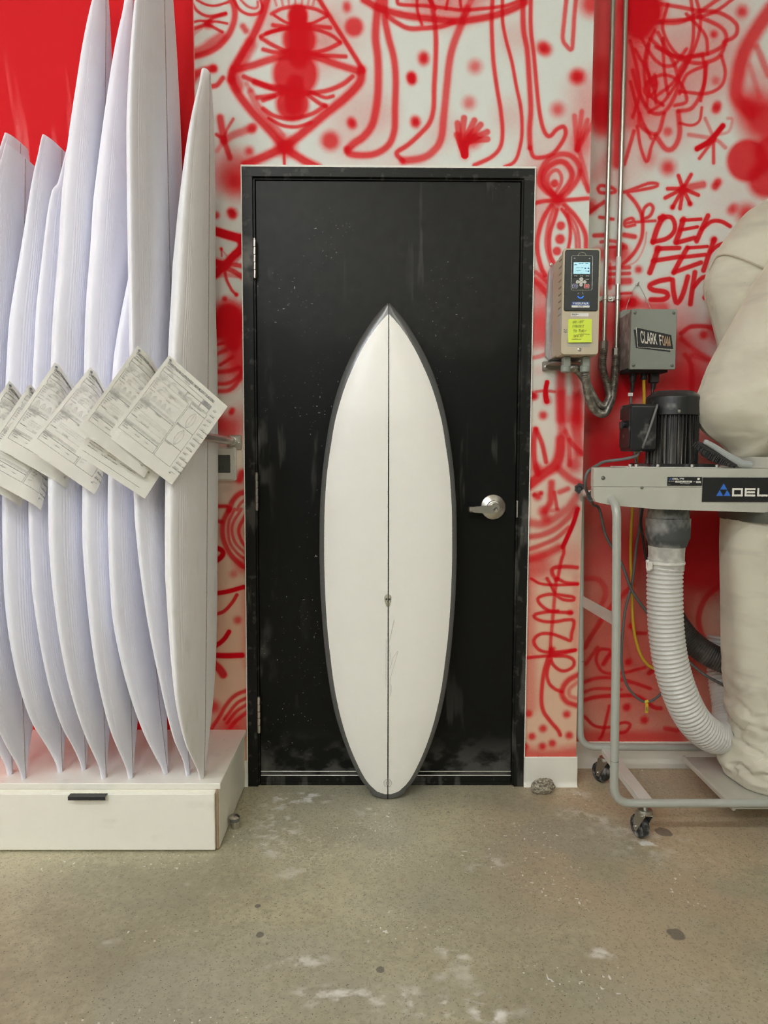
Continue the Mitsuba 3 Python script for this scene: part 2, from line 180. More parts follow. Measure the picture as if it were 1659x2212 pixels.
MAIN = stroke_table("""95 90 22 -182 2671;75 90 22 -101 2441;75 90 22 -134 2320;60 90 35 -230 2670;50 90 30 -402 2692;50 90 30 -245 2574;9 45 92 -539 2768 -528 2741 -530 2700 -550 2654 -584 2617 -627 2594 -685 2578;15 45 80 -685 2589 -642 2603 -608 2626 -574 2647;4 45 92 -677 2767 -659 2735 -630 2717 -602 2715 -559 2725;3 45 92 -656 2767 -625 2752 -592 2749 -549 2761;3 45 92 -683 2690 -650 2699 -621 2697 -588 2697 -554 2691;4 45 92 -626 2690 -598 2677 -571 2663;5 45 92 -683 2669 -655 2678 -626 2688 -602 2709 -559 2722;14 50 92 -619 2689;6 45 50 -684 2630 -669 2658 -645 2676;4 45 92 -530 2768 -511 2737 -478 2721 -444 2726 -432 2744 -439 2769;3 45 80 -506 2768 -487 2750 -463 2741 -449 2746 -449 2762;12 45 95 -415 2778 -430 2728 -459 2664 -498 2600 -535 2540 -542 2507;19 45 80 -474 2623 -508 2563 -530 2521 -519 2485;13 45 95 -542 2507 -519 2461 -472 2402 -414 2342 -357 2281 -294 2240 -246 2217;7 45 95 -244 2779 -206 2721 -158 2648 -110 2575 -89 2538;14 45 95 -94 2543 -101 2501 -149 2450 -221 2394 -289 2338 -352 2291 -415 2258 -497 2224;5 45 92 -402 2724 -363 2742 -311 2747 -254 2741 -211 2721;4 45 92 -392 2719 -354 2697 -316 2688 -268 2693 -216 2716;30 20 95 -311 2724;30 20 95 -313 2711;3 45 60 -392 2774 -385 2752;3 45 60 -368 2774 -363 2752;3 45 60 -344 2774 -342 2752;3 45 60 -320 2774 -321 2753;3 45 60 -296 2775 -299 2753;3 45 60 -273 2775 -278 2753;3 45 60 -254 2775 -261 2753;6 45 92 -397 2687 -335 2679;5 45 92 -421 2660 -364 2676;6 45 92 -278 2687 -201 2680;5 45 92 -440 2650 -392 2669 -335 2676 -259 2675 -201 2657 -168 2634;6 45 92 -438 2644 -393 2619 -345 2601 -278 2597 -221 2606 -168 2630;53 15 96 -307 2640;30 30 90 -309 2683 -309 2578;6 45 92 -431 2607 -388 2598 -336 2603;6 45 92 -269 2592 -211 2588 -149 2586;11 45 92 -532 2540 -470 2554 -412 2573 -355 2587 -293 2587 -240 2581 -182 2561 -106 2538;7 45 92 -499 2517 -442 2494 -375 2472 -288 2465 -221 2471 -163 2492 -125 2520;71 12 96 -322 2527;9 45 92 -461 2499 -413 2485 -365 2481;7 45 92 -452 2448 -413 2453 -370 2463;5 45 92 -269 2468 -221 2450 -192 2455;6 45 92 -279 2459 -240 2431 -216 2422;52 15 96 -332 2428;27 30 90 -322 2495 -329 2421;6 45 92 -433 2439 -394 2453;6 45 92 -433 2411 -395 2388 -337 2379 -269 2394 -221 2422;5 45 92 -414 2379 -366 2356 -318 2352 -269 2366;11 45 75 -476 2466 -452 2420 -414 2374 -371 2323;6 45 60 -476 2471 -490 2494;31 50 92 -357 2286;4 45 92 -363 2272 -361 2220;11 45 92 -582 2380 -576 2341 -571 2308;4 45 80 -537 2376 -559 2341 -569 2315;11 45 75 -467 2351 -501 2336 -540 2322 -569 2303;14 50 92 -473 2344;8 45 92 -571 2308 -550 2247;5 45 92 -569 2308 -595 2324;6 45 60 -569 2303 -594 2270;13 80 92 -483 2269;35 90 50 -512 2229;52 80 75 -539 2189;45 90 30 -579 2238;11 45 92 -681 2511 -652 2530 -604 2544;12 50 92 -602 2542;7 45 92 -610 2484 -591 2489 -571 2512;21 50 92 -679 2516;9 60 85 -500 2682 -490 2668;11 80 80 -145 2755;11 80 80 -143 2742;29 30 92 -120 2683;13 60 92 -130 2371;13 60 92 -125 2360;29 40 92 -202 2306;16 60 92 -545 2059;12 60 92 78 2521;12 60 92 80 2507;62 90 45 697 2467;62 90 45 690 2346;83 90 20 56 2196;83 90 20 561 2272;47 90 25 -20 2390;47 90 25 186 2343;47 90 25 422 2393;47 90 25 433 2657;12 45 92 -34 2772 -41 2725 -46 2653 -38 2582 -36 2510 -40 2438 -55 2365 -85 2322 -120 2297 -141 2277;10 45 92 -14 2772 -14 2711 -1 2649 17 2582 24 2511 22 2414 20 2342 0 2293 -45 2264 -95 2258 -136 2263 -143 2277;155 25 60 201 2864;11 45 95 -86 2772 -31 2744 53 2723 143 2712 228 2705 292 2711 362 2725 426 2747 466 2769;5 45 92 28 2773 38 2758 128 2754 202 2746 252 2741 327 2747 401 2757 451 2776;7 45 92 -6 2720 29 2697 68 2680 118 2681 183 2688 223 2703;4 45 92 95 2778 98 2735 113 2693;4 45 92 202 2779 195 2745;4 45 92 242 2779 247 2746;8 45 70 286 2784 252 2713;5 45 92 137 2778 158 2745;7 45 92 142 2773 153 2726 161 2655 161 2583 157 2488 155 2415 141 2367 106 2328 66 2293 28 2266 51 2240;11 45 88 267 2746 248 2694 223 2632 209 2574 200 2488 191 2391 182 2314 157 2275 117 2250 51 2240;15 70 92 119 2588;15 70 92 120 2576;13 60 92 77 2523;13 60 92 79 2513;14 60 92 92 2376;14 60 92 94 2366;19 80 80 297 2556;18 80 75 278 2435;6 45 92 354 2775 352 2704 359 2585 373 2489 387 2417 395 2344 389 2291 359 2256 299 2227;5 45 92 388 2775 390 2704 403 2643 424 2571 441 2490 457 2422 463 2345 457 2291 440 2242 405 2222;9 30 85 239 2367 249 2304 265 2261;9 30 85 237 2329 248 2304 265 2261;9 30 85 261 2385 255 2304 265 2261;9 30 85 297 2377 264 2304 265 2261;9 30 85 319 2363 269 2305 265 2261;9 30 85 342 2339 275 2305 265 2261;9 30 85 343 2315 275 2305 265 2261;28 50 85 290 2314;8 45 92 458 2776 462 2681 476 2610 485 2514 492 2418 489 2345 492 2287;6 45 92 492 2287 505 2257 536 2255 571 2268 600 2302 615 2336 607 2358 584 2350 559 2326 539 2345 523 2403 511 2490 499 2596 487 2681 485 2776;6 45 85 607 2777 601 2706 598 2649 613 2625 629 2616 633 2659 636 2730 640 2777;18 60 92 528 2622;18 60 92 540 2613;20 70 92 646 2525;20 70 92 656 2525;20 80 85 585 2416;36 60 92 695 2764;7 45 75 644 2394 656 2283;7 45 75 669 2409 656 2283;7 45 75 689 2380 656 2283;7 45 75 705 2366 656 2283;31 70 55 671 2307;7 45 70 661 2283 684 2210 700 2141;49 90 40 524 2067;49 90 40 522 2183;49 90 40 667 2236;8 45 88 588 2116 547 2144 527 2172 533 2213 557 2248 597 2266 635 2261 662 2233 666 2201 650 2166 618 2130 589 2112;9 45 92 582 2125 550 2156 539 2186 551 2216 581 2238 609 2240 631 2220 641 2194 630 2166 611 2142 589 2116;5 45 80 578 2132 563 2158 555 2181 564 2202 584 2213 599 2201 604 2180 596 2155 580 2132;12 30 92 580 2167;6 45 92 515 2101 542 2107 590 2110 633 2112 699 2118;21 50 92 591 2107;7 45 92 570 2094 548 2059 533 2023 524 1978 525 1933 539 1880 553 1853;5 45 80 579 2085 567 2050 557 2005 554 1960 564 1916 574 1889;6 45 92 590 2077 580 2041 568 2005 565 1969 570 1925 587 1889;5 45 92 607 2080 628 2050 638 2015 638 1979 632 1943;4 45 80 620 2077 646 2023 658 1988 661 1943;7 45 92 616 2095 653 2059 678 2024 693 1988 695 1934;4 45 80 631 2066 659 2024 670 1979 672 1943;13 30 92 605 2024;15 30 92 603 1978;13 30 92 593 1937;7 45 80 671 2210 683 2175 699 2145;43 70 80 541 1821;51 80 82 546 1712;38 80 50 555 1651;38 80 50 529 1663;23 80 50 515 1618;8 45 80 513 1838 542 1811 573 1772;5 45 75 520 1865 541 1848 564 1828;6 45 70 509 1566 536 1571 564 1581;28 80 60 568 1626;15 90 25 537 1523;15 60 85 620 1544 617 1464 620 1350;14 60 80 664 1539 676 1439 676 1351;8 70 50 646 1426 648 1350;7 25 100 568 1481 564 1463 562 1438 567 1413;4 45 80 531 1448 559 1451 595 1448;11 70 80 521 1431;11 70 80 511 1438;13 60 60 570 1416;13 60 92 556 1364;6 30 100 565 1442 567 1424 570 1414;11 70 92 523 1433;15 60 80 619 1442 622 1368 626 1308;19 60 85 676 1427 675 1353 679 1294 687 1234;33 70 70 678 1344;9 45 92 529 1314 524 1263 528 1203 541 1156;7 45 92 532 1314 554 1263 570 1198;18 40 95 511 1116 562 1156 600 1183 618 1222 622 1279;7 45 80 650 1276 655 1189;7 45 80 637 1308 662 1264 699 1228;12 60 85 616 1174 653 1141 695 1120;27 70 85 670 1189;18 50 80 537 1174;11 60 90 591 1123 590 1083 588 1053 571 1023;16 60 80 562 1020;16 60 80 574 993;5 45 85 602 1089 613 1029;6 45 60 593 1023 616 1026;13 60 92 542 1074;7 50 92 554 1086;7 50 92 530 1080;8 60 80 621 1090 650 1102;13 70 75 508 980 566 974 610 999 655 1035 684 1075;9 60 80 509 926 560 935 611 959 656 999 682 1035;7 60 80 510 880 567 901 612 923 657 962;13 70 85 510 843 577 865 622 889;7 30 100 688 1029 674 981 657 938 637 892;45 70 75 550 822;45 90 35 671 856;5 45 92 637 892 641 871 632 840 621 775;6 45 92 690 816 660 819 611 816 599 800 615 770;21 90 50 514 790 522 521 530 300;12 90 30 689 775 692 521;5 45 92 582 775 600 746 612 721 641 699 677 696 680 707 651 712 615 717 580 716 551 703 559 681 588 659 624 652 674 650;9 50 92 669 650;5 45 92 624 656 581 652 542 643 542 630 571 618 614 616 653 623 679 623 684 605 676 572 673 547 651 554 608 570 568 572 543 557 540 535 562 510 602 502 645 506 692 512;5 45 85 616 775 612 721 606 630 601 557 599 491;5 45 92 510 482 555 486 602 491 645 499 688 510;5 45 92 599 488 656 488 686 473 683 448 654 433 629 440 606 466 602 513;11 50 92 607 512;6 45 92 592 484 578 429 572 374 571 318 581 277 611 237 634 211 643 192;5 45 92 599 469 589 425 597 388 619 366 645 355;9 60 90 701 418 666 396 648 366 649 337 668 315 701 304;6 60 60 699 389 674 366 674 341 700 329;12 60 92 665 270;12 60 92 579 216;12 60 92 538 186;12 60 92 676 190;12 60 92 578 149;12 60 92 614 160;12 60 92 525 272;12 60 92 513 147;26 80 75 512 117 599 108 698 121;4 45 92 525 775 557 757 604 752 693 754;5 45 92 621 775 650 761 693 757;33 70 90 -531 2166;36 90 40 -589 2168;29 90 35 -526 2127;10 60 92 -549 2066;10 60 92 -541 2053;11 50 92 -601 2052;14 25 100 -610 2000 -563 1986 -533 1978 -507 1972;13 30 100 -514 1971 -515 1941 -545 1911 -571 1883 -607 1851;14 45 100 -606 1892 -576 1883;7 45 92 -569 1886 -541 1884 -508 1879;8 45 92 -569 1872 -541 1861 -509 1840;6 45 60 -607 1842 -577 1849 -548 1847 -509 1845;2 45 80 -584 1938 -583 1913;2 45 50 -584 1938 -564 1913;4 50 92 -584 1938;4 45 92 -574 1867 -567 1833 -556 1810 -547 1794 -533 1782;6 50 92 -533 1781;8 50 92 -574 1766;48 40 100 -562 1711;45 50 100 -602 1671;45 50 100 -543 1671;5 45 60 -508 1925 -534 1895;63 40 100 -557 1681;44 60 100 -545 1611;38 60 90 -533 1553;28 70 70 -518 1516;5 60 90 -613 1635 -572 1651;4 60 90 -613 1605 -579 1614;6 60 90 -614 1571 -573 1589;5 60 90 -593 1537 -549 1565;7 60 90 -615 1511 -565 1516 -527 1528;6 60 90 -615 1471 -565 1473 -528 1497 -515 1522;7 60 90 -616 1446 -572 1446 -547 1460 -522 1491;41 80 45 -590 1516;41 80 45 -559 1491;8 60 92 -557 1369;8 60 92 -552 1378;44 70 85 -564 1311;31 60 80 -605 1330;35 90 40 -520 1358;12 60 95 -519 1155 -530 1130;41 90 30 -520 1108;8 45 92 -504 1089 -533 1078 -555 1054 -570 1019;6 45 95 -621 1035 -577 1035;4 45 80 -504 1064 -527 1045 -539 1022;8 45 92 -566 1025 -590 978 -591 921 -568 865 -527 822 -503 813;4 45 80 -548 1025 -571 973 -568 907 -540 865 -508 841;4 45 80 -524 1025 -558 964 -549 907 -512 865;5 45 90 -511 1001 -534 950 -521 903 -502 884;28 70 70 -519 822;42 80 35 -539 954;6 45 92 -627 985 -595 978;8 30 100 -633 888 -601 879 -592 862 -611 841 -634 834;11 80 60 -556 789;8 45 100 -623 794 -631 751;7 25 100 -641 715 -579 725 -518 742;5 30 95 -642 637 -594 651 -561 685 -544 713;12 70 85 -542 620;7 45 100 -627 603 -638 541;7 25 100 -574 577 -596 546 -644 509;9 25 100 -644 490 -582 488 -528 490;13 30 95 -639 464 -611 439 -597 418;6 50 90 -508 360 -551 342 -585 308 -614 259 -643 215;5 50 90 -508 333 -551 308 -595 250;5 50 90 -509 308 -552 279 -586 235;6 50 90 -509 279 -552 245 -576 215;42 70 70 -543 230;42 70 70 -595 211;22 70 92 -635 296;14 90 30 -514 718 -512 454""")
RECESS = stroke_table("""167 80 55 1024 2630;126 90 40 926 2464;84 90 30 819 2254;100 90 12 1279 2173;92 90 30 1238 2673;92 90 30 1210 2836;75 30 100 927 2838;48 40 100 913 2899 916 2781;48 80 55 908 2752 925 2505;42 60 90 780 2890 787 2463;17 50 90 845 2890 848 2297;25 80 60 890 2793 900 2443;46 70 70 760 2504;46 70 70 766 2628;36 60 85 786 2505 788 2430;19 80 30 817 2317 767 2254;6 45 88 971 2798 1061 2798 1129 2832 1208 2885;6 45 88 974 2863 1060 2851 1124 2840 1206 2832 1267 2796 1269 2755 1227 2730;6 45 88 1129 2819 1212 2783 1235 2743 1206 2705 1130 2680 1048 2680 978 2712;6 45 88 1232 2722 1208 2677 1148 2656 1088 2664 1013 2696 956 2740;5 45 88 1118 2884 1138 2815 1128 2734 1084 2631 1019 2527 960 2481;5 45 88 1101 2876 1113 2795 1108 2705 1067 2630;5 45 88 1259 2885 1189 2836 1104 2811 984 2802;6 45 88 985 2761 1013 2712 1049 2647 1064 2589 1049 2531 1012 2481 964 2485 923 2547 895 2629;6 45 88 1165 2656 1156 2569 1119 2499 1068 2486;5 45 88 1220 2681 1236 2623 1220 2574 1165 2549 1070 2556;5 45 88 972 2769 944 2703 938 2621 958 2547 1011 2506;5 45 88 883 2732 912 2629 923 2547 900 2464;5 45 88 952 2720 946 2646 974 2568 985 2514;6 45 88 925 2476 927 2439 962 2410 997 2410 1016 2477;8 45 88 988 2398 1025 2352 1055 2356 1075 2403 1068 2482;5 45 88 918 2431 933 2356 957 2306 972 2360 984 2389;4 45 88 1074 2444 1117 2436 1147 2453 1154 2499;6 45 88 906 2414 886 2339 874 2297;5 45 88 1151 2680 1163 2611 1149 2524;5 45 88 1003 2741 1011 2630 1027 2548;5 45 88 1108 2680 1047 2589 984 2539;5 45 88 917 2752 980 2663 1041 2647 1090 2705;5 45 88 948 2588 1007 2614 1069 2589 1097 2523 1054 2506;5 45 88 901 2703 956 2605 950 2506;5 45 88 1161 2648 1094 2614 1070 2548;5 45 88 1016 2859 1002 2769 1065 2680 1151 2689;5 45 88 888 2588 926 2472 971 2389;5 45 88 977 2613 983 2564 958 2539 940 2564 977 2613;5 45 88 1086 2827 1157 2754 1168 2689;19 70 92 1289 2837;12 60 92 1189 2757;13 70 70 1202 2594;14 50 92 1206 2493;14 50 92 1211 2507;13 50 92 976 2584;14 50 80 1031 2413;24 70 92 1036 2285;13 50 92 1214 2219;13 50 92 1224 2234;14 70 75 1277 2131;14 70 75 1287 2143;25 80 50 965 2314;9 30 100 1234 2435 1189 2382 1142 2353;5 45 60 1168 2461 1206 2383;6 45 65 1110 2403 1206 2387 1246 2358;5 45 90 1201 2391 1205 2303;5 45 90 1206 2391 1152 2319;4 45 50 1218 2404 1257 2416 1268 2458 1251 2462;25 50 92 1394 2846 1346 2776 1302 2694 1283 2611 1282 2537 1332 2488;80 50 95 1385 2459;50 70 80 1331 2508;69 10 95 1330 2312;63 25 95 1403 2245;63 25 95 1425 2342;31 70 92 1334 2122;8 70 50 1325 2649 1364 2542;10 60 70 1348 2715 1395 2616;54 90 40 1371 2591;6 35 95 1095 2210 1076 2256;6 35 95 1095 2210 1123 2260;6 35 95 1095 2210 1152 2187;6 35 95 1095 2210 1123 2155;6 35 95 1095 2210 1086 2138;6 35 95 1095 2210 1058 2142;6 35 95 1095 2210 1030 2176;6 35 95 1095 2210 1038 2209;12 45 85 1095 2210 1168 2225;8 50 92 1123 2155;8 50 92 1058 2142;23 60 90 751 2144;6 45 92 744 2117 767 2136 803 2160;5 45 92 778 2207 789 2219 830 2211 842 2196 790 2193 778 2207;5 45 92 875 2196 935 2204 991 2216 999 2226 967 2228 923 2212 879 2196;6 45 92 891 2188 920 2157 942 2118 949 2079 946 2031 925 1984 894 1948 870 1928;2 45 50 964 2051 957 2000 927 1944 874 1924;5 45 92 946 2110 953 2138 973 2153 986 2138 974 2110 946 2098;4 45 92 922 2088 995 2093;5 45 92 882 2082 914 2090 906 2102 882 2090 886 2072 919 2078;5 45 92 788 2105 837 2098;8 45 92 881 2041 920 2035;7 45 92 770 2038 806 2040;5 45 85 795 2015 839 2019 884 2003 889 1994 868 1991;4 45 92 820 1995 880 1999;27 60 85 877 1972;27 60 85 836 1972;23 60 80 788 1971;6 45 90 826 1920 903 1922;6 45 90 826 1898 904 1901;12 45 90 827 1870 904 1873;4 45 92 873 1827 914 1829;7 45 80 829 1932 832 1848;12 60 92 938 1915;9 28 97 1023 2107 1004 2067 989 2016;7 28 97 1011 2103 1051 2107 1068 2083 1065 2052 1038 2028 989 2016;9 28 97 1100 2099 1089 2060 1075 2016;5 28 97 1092 2095 1165 2100;5 28 97 1089 2060 1154 2072;7 28 97 1079 2014 1143 2032;8 28 97 1191 2112 1170 2064 1152 2021;6 28 97 1170 2064 1206 2092 1242 2092 1275 2075;9 28 97 1008 1992 996 1949 981 1905;7 28 97 1010 1992 1088 1995;7 28 97 992 1947 1089 1963;8 28 97 1118 1995 1093 1949 1070 1905;5 28 97 1120 1995 1193 2001;6 28 97 1101 1961 1186 1971;7 28 97 1074 1907 1171 1942;8 28 97 1218 2027 1198 1966 1182 1914;6 28 97 1206 1981 1233 2005 1278 2019;8 28 97 1055 1881 1014 1873 982 1857 995 1841 1040 1834 1051 1818 1033 1806 988 1805;8 28 97 1067 1878 1073 1830 1086 1794 1106 1822 1124 1890;8 28 97 1150 1906 1142 1842 1137 1790;7 28 97 1149 1854 1177 1886 1209 1890;9 28 97 1231 1902 1211 1854 1192 1814;11 50 92 1216 2024;11 50 92 1024 2105;11 50 92 1008 1990;26 60 100 874 1789;26 60 100 915 1795;16 70 80 923 1793 980 1781 1038 1778;78 90 50 1080 1730;14 50 85 1220 1815 1231 1743 1266 1683 1330 1622;50 80 60 1278 1711;7 45 90 1106 1682 1143 1706 1204 1706 1246 1690;14 50 92 1191 1676;8 60 75 1107 1662 1166 1614 1242 1573;91 80 88 1134 1534;65 90 50 1139 1640;54 80 70 985 1468;62 70 80 1179 1483;62 70 80 1065 1483;38 70 80 1243 1688;30 80 60 1102 1651;46 60 85 900 1454;46 60 85 936 1496;8 60 80 1123 1601 1147 1567 1154 1469;8 60 70 1149 1601 1204 1582 1248 1554;74 60 85 823 1732;74 60 85 895 1646;74 60 85 864 1491;74 60 85 814 1404;99 70 85 835 1264;99 70 85 925 1212;30 70 70 777 1817 793 1194;116 80 70 822 1106;116 80 70 994 1265;116 80 70 1242 1266;63 80 55 786 994;63 80 55 833 904;63 80 55 781 813;176 35 96 1228 860;84 70 70 945 950;84 70 70 957 827;75 80 65 1128 608;75 80 65 1142 446;209 90 50 933 562;209 90 50 871 329;209 90 50 1194 283;176 90 45 883 745;9 50 60 760 749 815 745 848 699 827 630;8 50 80 771 478 819 561 863 630 951 722;6 50 80 778 413 822 478;5 50 85 867 469 831 469 818 427 847 381 916 376 1007 399;8 50 90 877 460 846 413;6 50 85 770 339 825 357 884 357 963 339 1032 315;7 50 90 772 268 827 282 918 287 987 283 1048 241 1076 236;5 50 80 771 301 826 315 918 311;5 50 90 874 245 853 142 840 113;5 50 90 778 203 820 165 876 160 931 179 958 170 941 142 913 137;33 50 75 776 113 1140 109;8 50 80 1097 156 1144 146;8 50 90 1026 376 1044 390;13 50 92 944 420;12 50 92 952 562;14 50 92 943 240;14 50 92 1013 189;6 45 80 966 536 1007 534;9 50 80 1323 746 1239 677 1211 585 1247 479""")  # spray strokes; the wide soft washes also paint in shade, mostly behind the cart
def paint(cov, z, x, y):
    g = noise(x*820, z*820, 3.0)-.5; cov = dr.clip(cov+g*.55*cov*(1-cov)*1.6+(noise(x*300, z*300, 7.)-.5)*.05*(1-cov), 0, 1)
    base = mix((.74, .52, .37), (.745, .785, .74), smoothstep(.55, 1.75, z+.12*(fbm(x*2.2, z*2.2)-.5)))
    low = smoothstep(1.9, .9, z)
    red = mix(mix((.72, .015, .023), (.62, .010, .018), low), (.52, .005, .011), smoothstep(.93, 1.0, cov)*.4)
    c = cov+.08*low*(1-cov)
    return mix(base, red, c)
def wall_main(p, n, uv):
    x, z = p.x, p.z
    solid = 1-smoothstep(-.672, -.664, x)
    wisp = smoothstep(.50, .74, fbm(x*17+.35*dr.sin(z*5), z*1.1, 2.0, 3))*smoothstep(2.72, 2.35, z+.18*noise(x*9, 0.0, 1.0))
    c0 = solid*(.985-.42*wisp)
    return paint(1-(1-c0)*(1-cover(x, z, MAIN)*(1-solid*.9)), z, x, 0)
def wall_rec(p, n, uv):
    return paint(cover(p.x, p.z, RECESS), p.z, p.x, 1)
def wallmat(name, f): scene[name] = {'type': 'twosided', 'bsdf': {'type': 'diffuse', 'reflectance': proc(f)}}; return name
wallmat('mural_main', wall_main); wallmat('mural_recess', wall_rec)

# ---------------------------------------------------------------- materials
def f_floor(p, n, uv):
    x, y = p.x, p.y
    big = fbm(x*1.6, y*1.6, 1.0, 4); mid = fbm(x*9, y*9, 5.0, 4); fine = fbm(x*75, y*75, 2.0, 3); sp = .6*noise(x*330, y*330, 4.0)+.4*noise(x*150, y*150, 8.0)
    c = mix((.30, .275, .180), (.52, .485, .335), smoothstep(.22, .72, .55*big+.22*mid+.23*fine))
    c = mix(c, (.27, .25, .185), smoothstep(.50, .72, fbm(x*1.3+4.4, y*1.9+.6, 15., 3))*.45)
    c = mix(c, (.34, .335, .265), smoothstep(.52, .75, fbm(x*2.1+7, y*2.8, 3.0, 3))*.5)                       # grey-green stains
    rust = smoothstep(.15, .7, x)*smoothstep(-1.5, -.4, y)*smoothstep(.38, .68, fbm(x*3.1, y*3.1, 8.0, 3)); c = mix(c, (.54, .385, .25), rust*.5)
    c = mix(c, (.21, .185, .13), smoothstep(.52, .86, sp)*.5)
    v1, v2, vr = voronoi(x*52+1.2*fbm(x*30, y*30), y*52); crack = (1-smoothstep(.0, .16, v2-v1))*(1-smoothstep(.3, 1.0, dr.sqrt(dr.square((x+.13)/.33)+dr.square((y+.42)/.26))))*smoothstep(.35, .6, fbm(x*8, y*8, 6.0, 3))
    c = mix(c, (.66, .62, .47), crack*.8)
    q1, q2, q3 = voronoi(x*60, y*60); pit = (1-smoothstep(.05, .11, q1))*smoothstep(.6, .7, q3); c = mix(c, (.07, .06, .045), pit*.8)
    patch = smoothstep(.42, .80, fbm(x*33, y*42, 11., 5))*.85
    def smear(cx, cy, rx, ry, ang, amt, s):
        ca, sa = math.cos(ang), math.sin(ang); u, v = ((x-cx)*ca+(y-cy)*sa)/rx, (-(x-cx)*sa+(y-cy)*ca)/ry
        return (1-smoothstep(.2, 1.0, dr.sqrt(u*u+v*v)))*patch*amt
    dust = smear(-.31, -.085, .10, .045, .1, 1.9, 40)+smear(-.30, -.10, .17, .07, .1, 1.0, 34)+smear(-.36, -.30, .10, .30, .15, .75, 26)+smear(.10, -1.08, .26, .06, -.1, .95, 30)+smear(-.14, -1.06, .12, .05, .0, .9, 34)+smear(.22, -1.12, .05, .09, .3, .9, 30)
    dust += smear(-.22, -.95, .12, .035, .15, .7, 30)+smear(.17, -.93, .10, .05, -.6, .6, 30)+smear(.82, -.41, .05, .04, -.5, 1.6, 22)+smear(.80, -.38, .30, .20, -.45, .32, 26)+smear(.52, -.92, .05, .035, 0., .8, 30)+smear(.66, -.22, .14, .06, -.4, .5, 30)
    dust += smear(.30, -.52, .10, .06, .4, .5, 34)+smear(-.07, -.19, .14, .04, .2, .5, 40)+smoothstep(.74, .90, fbm(x*7+3, y*9, 21., 5))*.35+smoothstep(.90, .94, noise(x*130, y*130, 9.))*smoothstep(.60, .8, noise(x*6, y*6, 2.))*.7
    c = mix(c, (.84, .83, .78), dr.clip(dust, 0, .85))
    nb = .5*(noise(x*60, y*60, 3.3)-.5)
    def blot(cx, cy, r): return 1-smoothstep(.8, 1.05, dr.sqrt(dr.square((x-cx))+dr.square((y-cy)*.9))/r+nb)
    bl = dr.maximum(dr.maximum(blot(.735, -.845, .022), blot(-.33, -.845, .010)), dr.maximum(blot(-.025, -.975, .011), dr.maximum(blot(-.355, -.725, .009), blot(.90, -.33, .028))))
    return mix(c, (.115, .10, .085), bl*.75)
scene['concrete'] = {'type': 'twosided', 'bsdf': {'type': 'principled', 'base_color': proc(f_floor), 'roughness': .52, 'specular': .35}}
mat('white_wall', (.74, .74, .70), .6); mat('dark_wall', (.07, .07, .07), .7); mat('ceiling_white', (.78, .78, .75), .8); mat('side_wall', (.22, .21, .20), .6)
mat('trim_white', (.82, .81, .73), .35, coat=.2); mat('caulk', (.80, .80, .74), .5)
def f_door(p, n, uv):
    x, z = p.x, p.z
    up_ = smoothstep(1.58, 1.70, z+.10*(fbm(x*7, z*5, 1., 3)-.5)*2-.05*smoothstep(-.1, -.4, x)); d = up_*(.006+.012*fbm(x*40, z*40, 3., 3))
    st = smoothstep(.68, .80, fbm(x*26, z*3.2, 4., 4))*smoothstep(.45, .65, fbm(x*2.5, z*1.6, 9., 2))*.05
    foot = smoothstep(.22, .03, z)*smoothstep(.40, .70, fbm(x*16, z*26, 6., 4))*.10
    sp = smoothstep(.955, .975, noise(x*170, z*170, 5.))*.6*smoothstep(.62, .8, noise(x*5, z*5, 3.))
    edge = (1-smoothstep(.0, .07, x+.46))*smoothstep(.5, .72, fbm(x*18, z*7, 12., 4))*.07
    return mix((.0055, .0060, .0055), (.62, .60, .54), d+st+foot+sp+edge)
mat('door_black', proc(f_door), .36, spec=.13)
def f_frame(p, n, uv):
    x, z = p.x, p.z
    st = smoothstep(.58, .78, fbm(x*30, z*6, 2., 4))*.09*smoothstep(1.9, .9, z)+smoothstep(.62, .8, fbm(x*50, z*50, 7., 3))*.05
    h = (1-smoothstep(.0, .09, dr.sqrt(dr.square(x+.49)+dr.square((z-1.90)*.8))))*smoothstep(.42, .7, fbm(x*22, z*22, 5., 3))*.25
    return mix((.008, .0085, .0075), (.55, .53, .48), st+h)
mat('frame_black', proc(f_frame), .36, spec=.16)
mat('black_gap', (.004, .004, .004), .8); mat('rubber_black', (.014, .014, .014), .55)
mat('steel', (.62, .60, .55), .28, 1.0); mat('chrome', (.75, .74, .72), .12, 1.0); mat('zinc', (.50, .49, .45), .38, 1.0); mat('galv', (.56, .54, .48), .30, 1.0); mat('dull_metal', (.33, .31, .27), .42, .9)
def f_flex(p, n, uv): return mix((.20, .185, .165), (.36, .34, .30), smoothstep(.4, .7, fbm(p.x*60, p.y*60, p.z*60, 3)))
mat('flex_metal', proc(f_flex), .36, .75)
def f_foam(p, n, uv):
    g = fbm(p.x*9, p.y*9, p.z*5, 3); sm = smoothstep(.62, .82, fbm(p.x*22+3, p.y*30, p.z*13, 4))
    return mix((.825, .83, .90), (.62, .60, .56), sm*.14+.04*(g-.5))
mat('foam', proc(f_foam), .85, spec=.2)
mat('foam_warm', proc(lambda p, n, uv: mix((.835, .83, .845), (.58, .55, .50), smoothstep(.58, .82, fbm(p.x*22+3, p.y*30, p.z*9, 4))*.22)), .85, spec=.2)
mat('stringer_wood', (.40, .36, .33), .7)
mat('board_white', (.86, .85, .80), .34, coat=.2); mat('board_grey', (.085, .088, .086), .24, coat=.8); mat('board_black', (.006, .006, .006), .3)
mat('pencil', (.52, .51, .50), .6); mat('skull_bone', (.42, .40, .31), .5); mat('skull_shade', (.20, .19, .14), .5); mat('skull_dark', (.02, .018, .015), .5); mat('plug_white', (.74, .73, .68), .3); mat('plug_slot', (.30, .29, .25), .5)
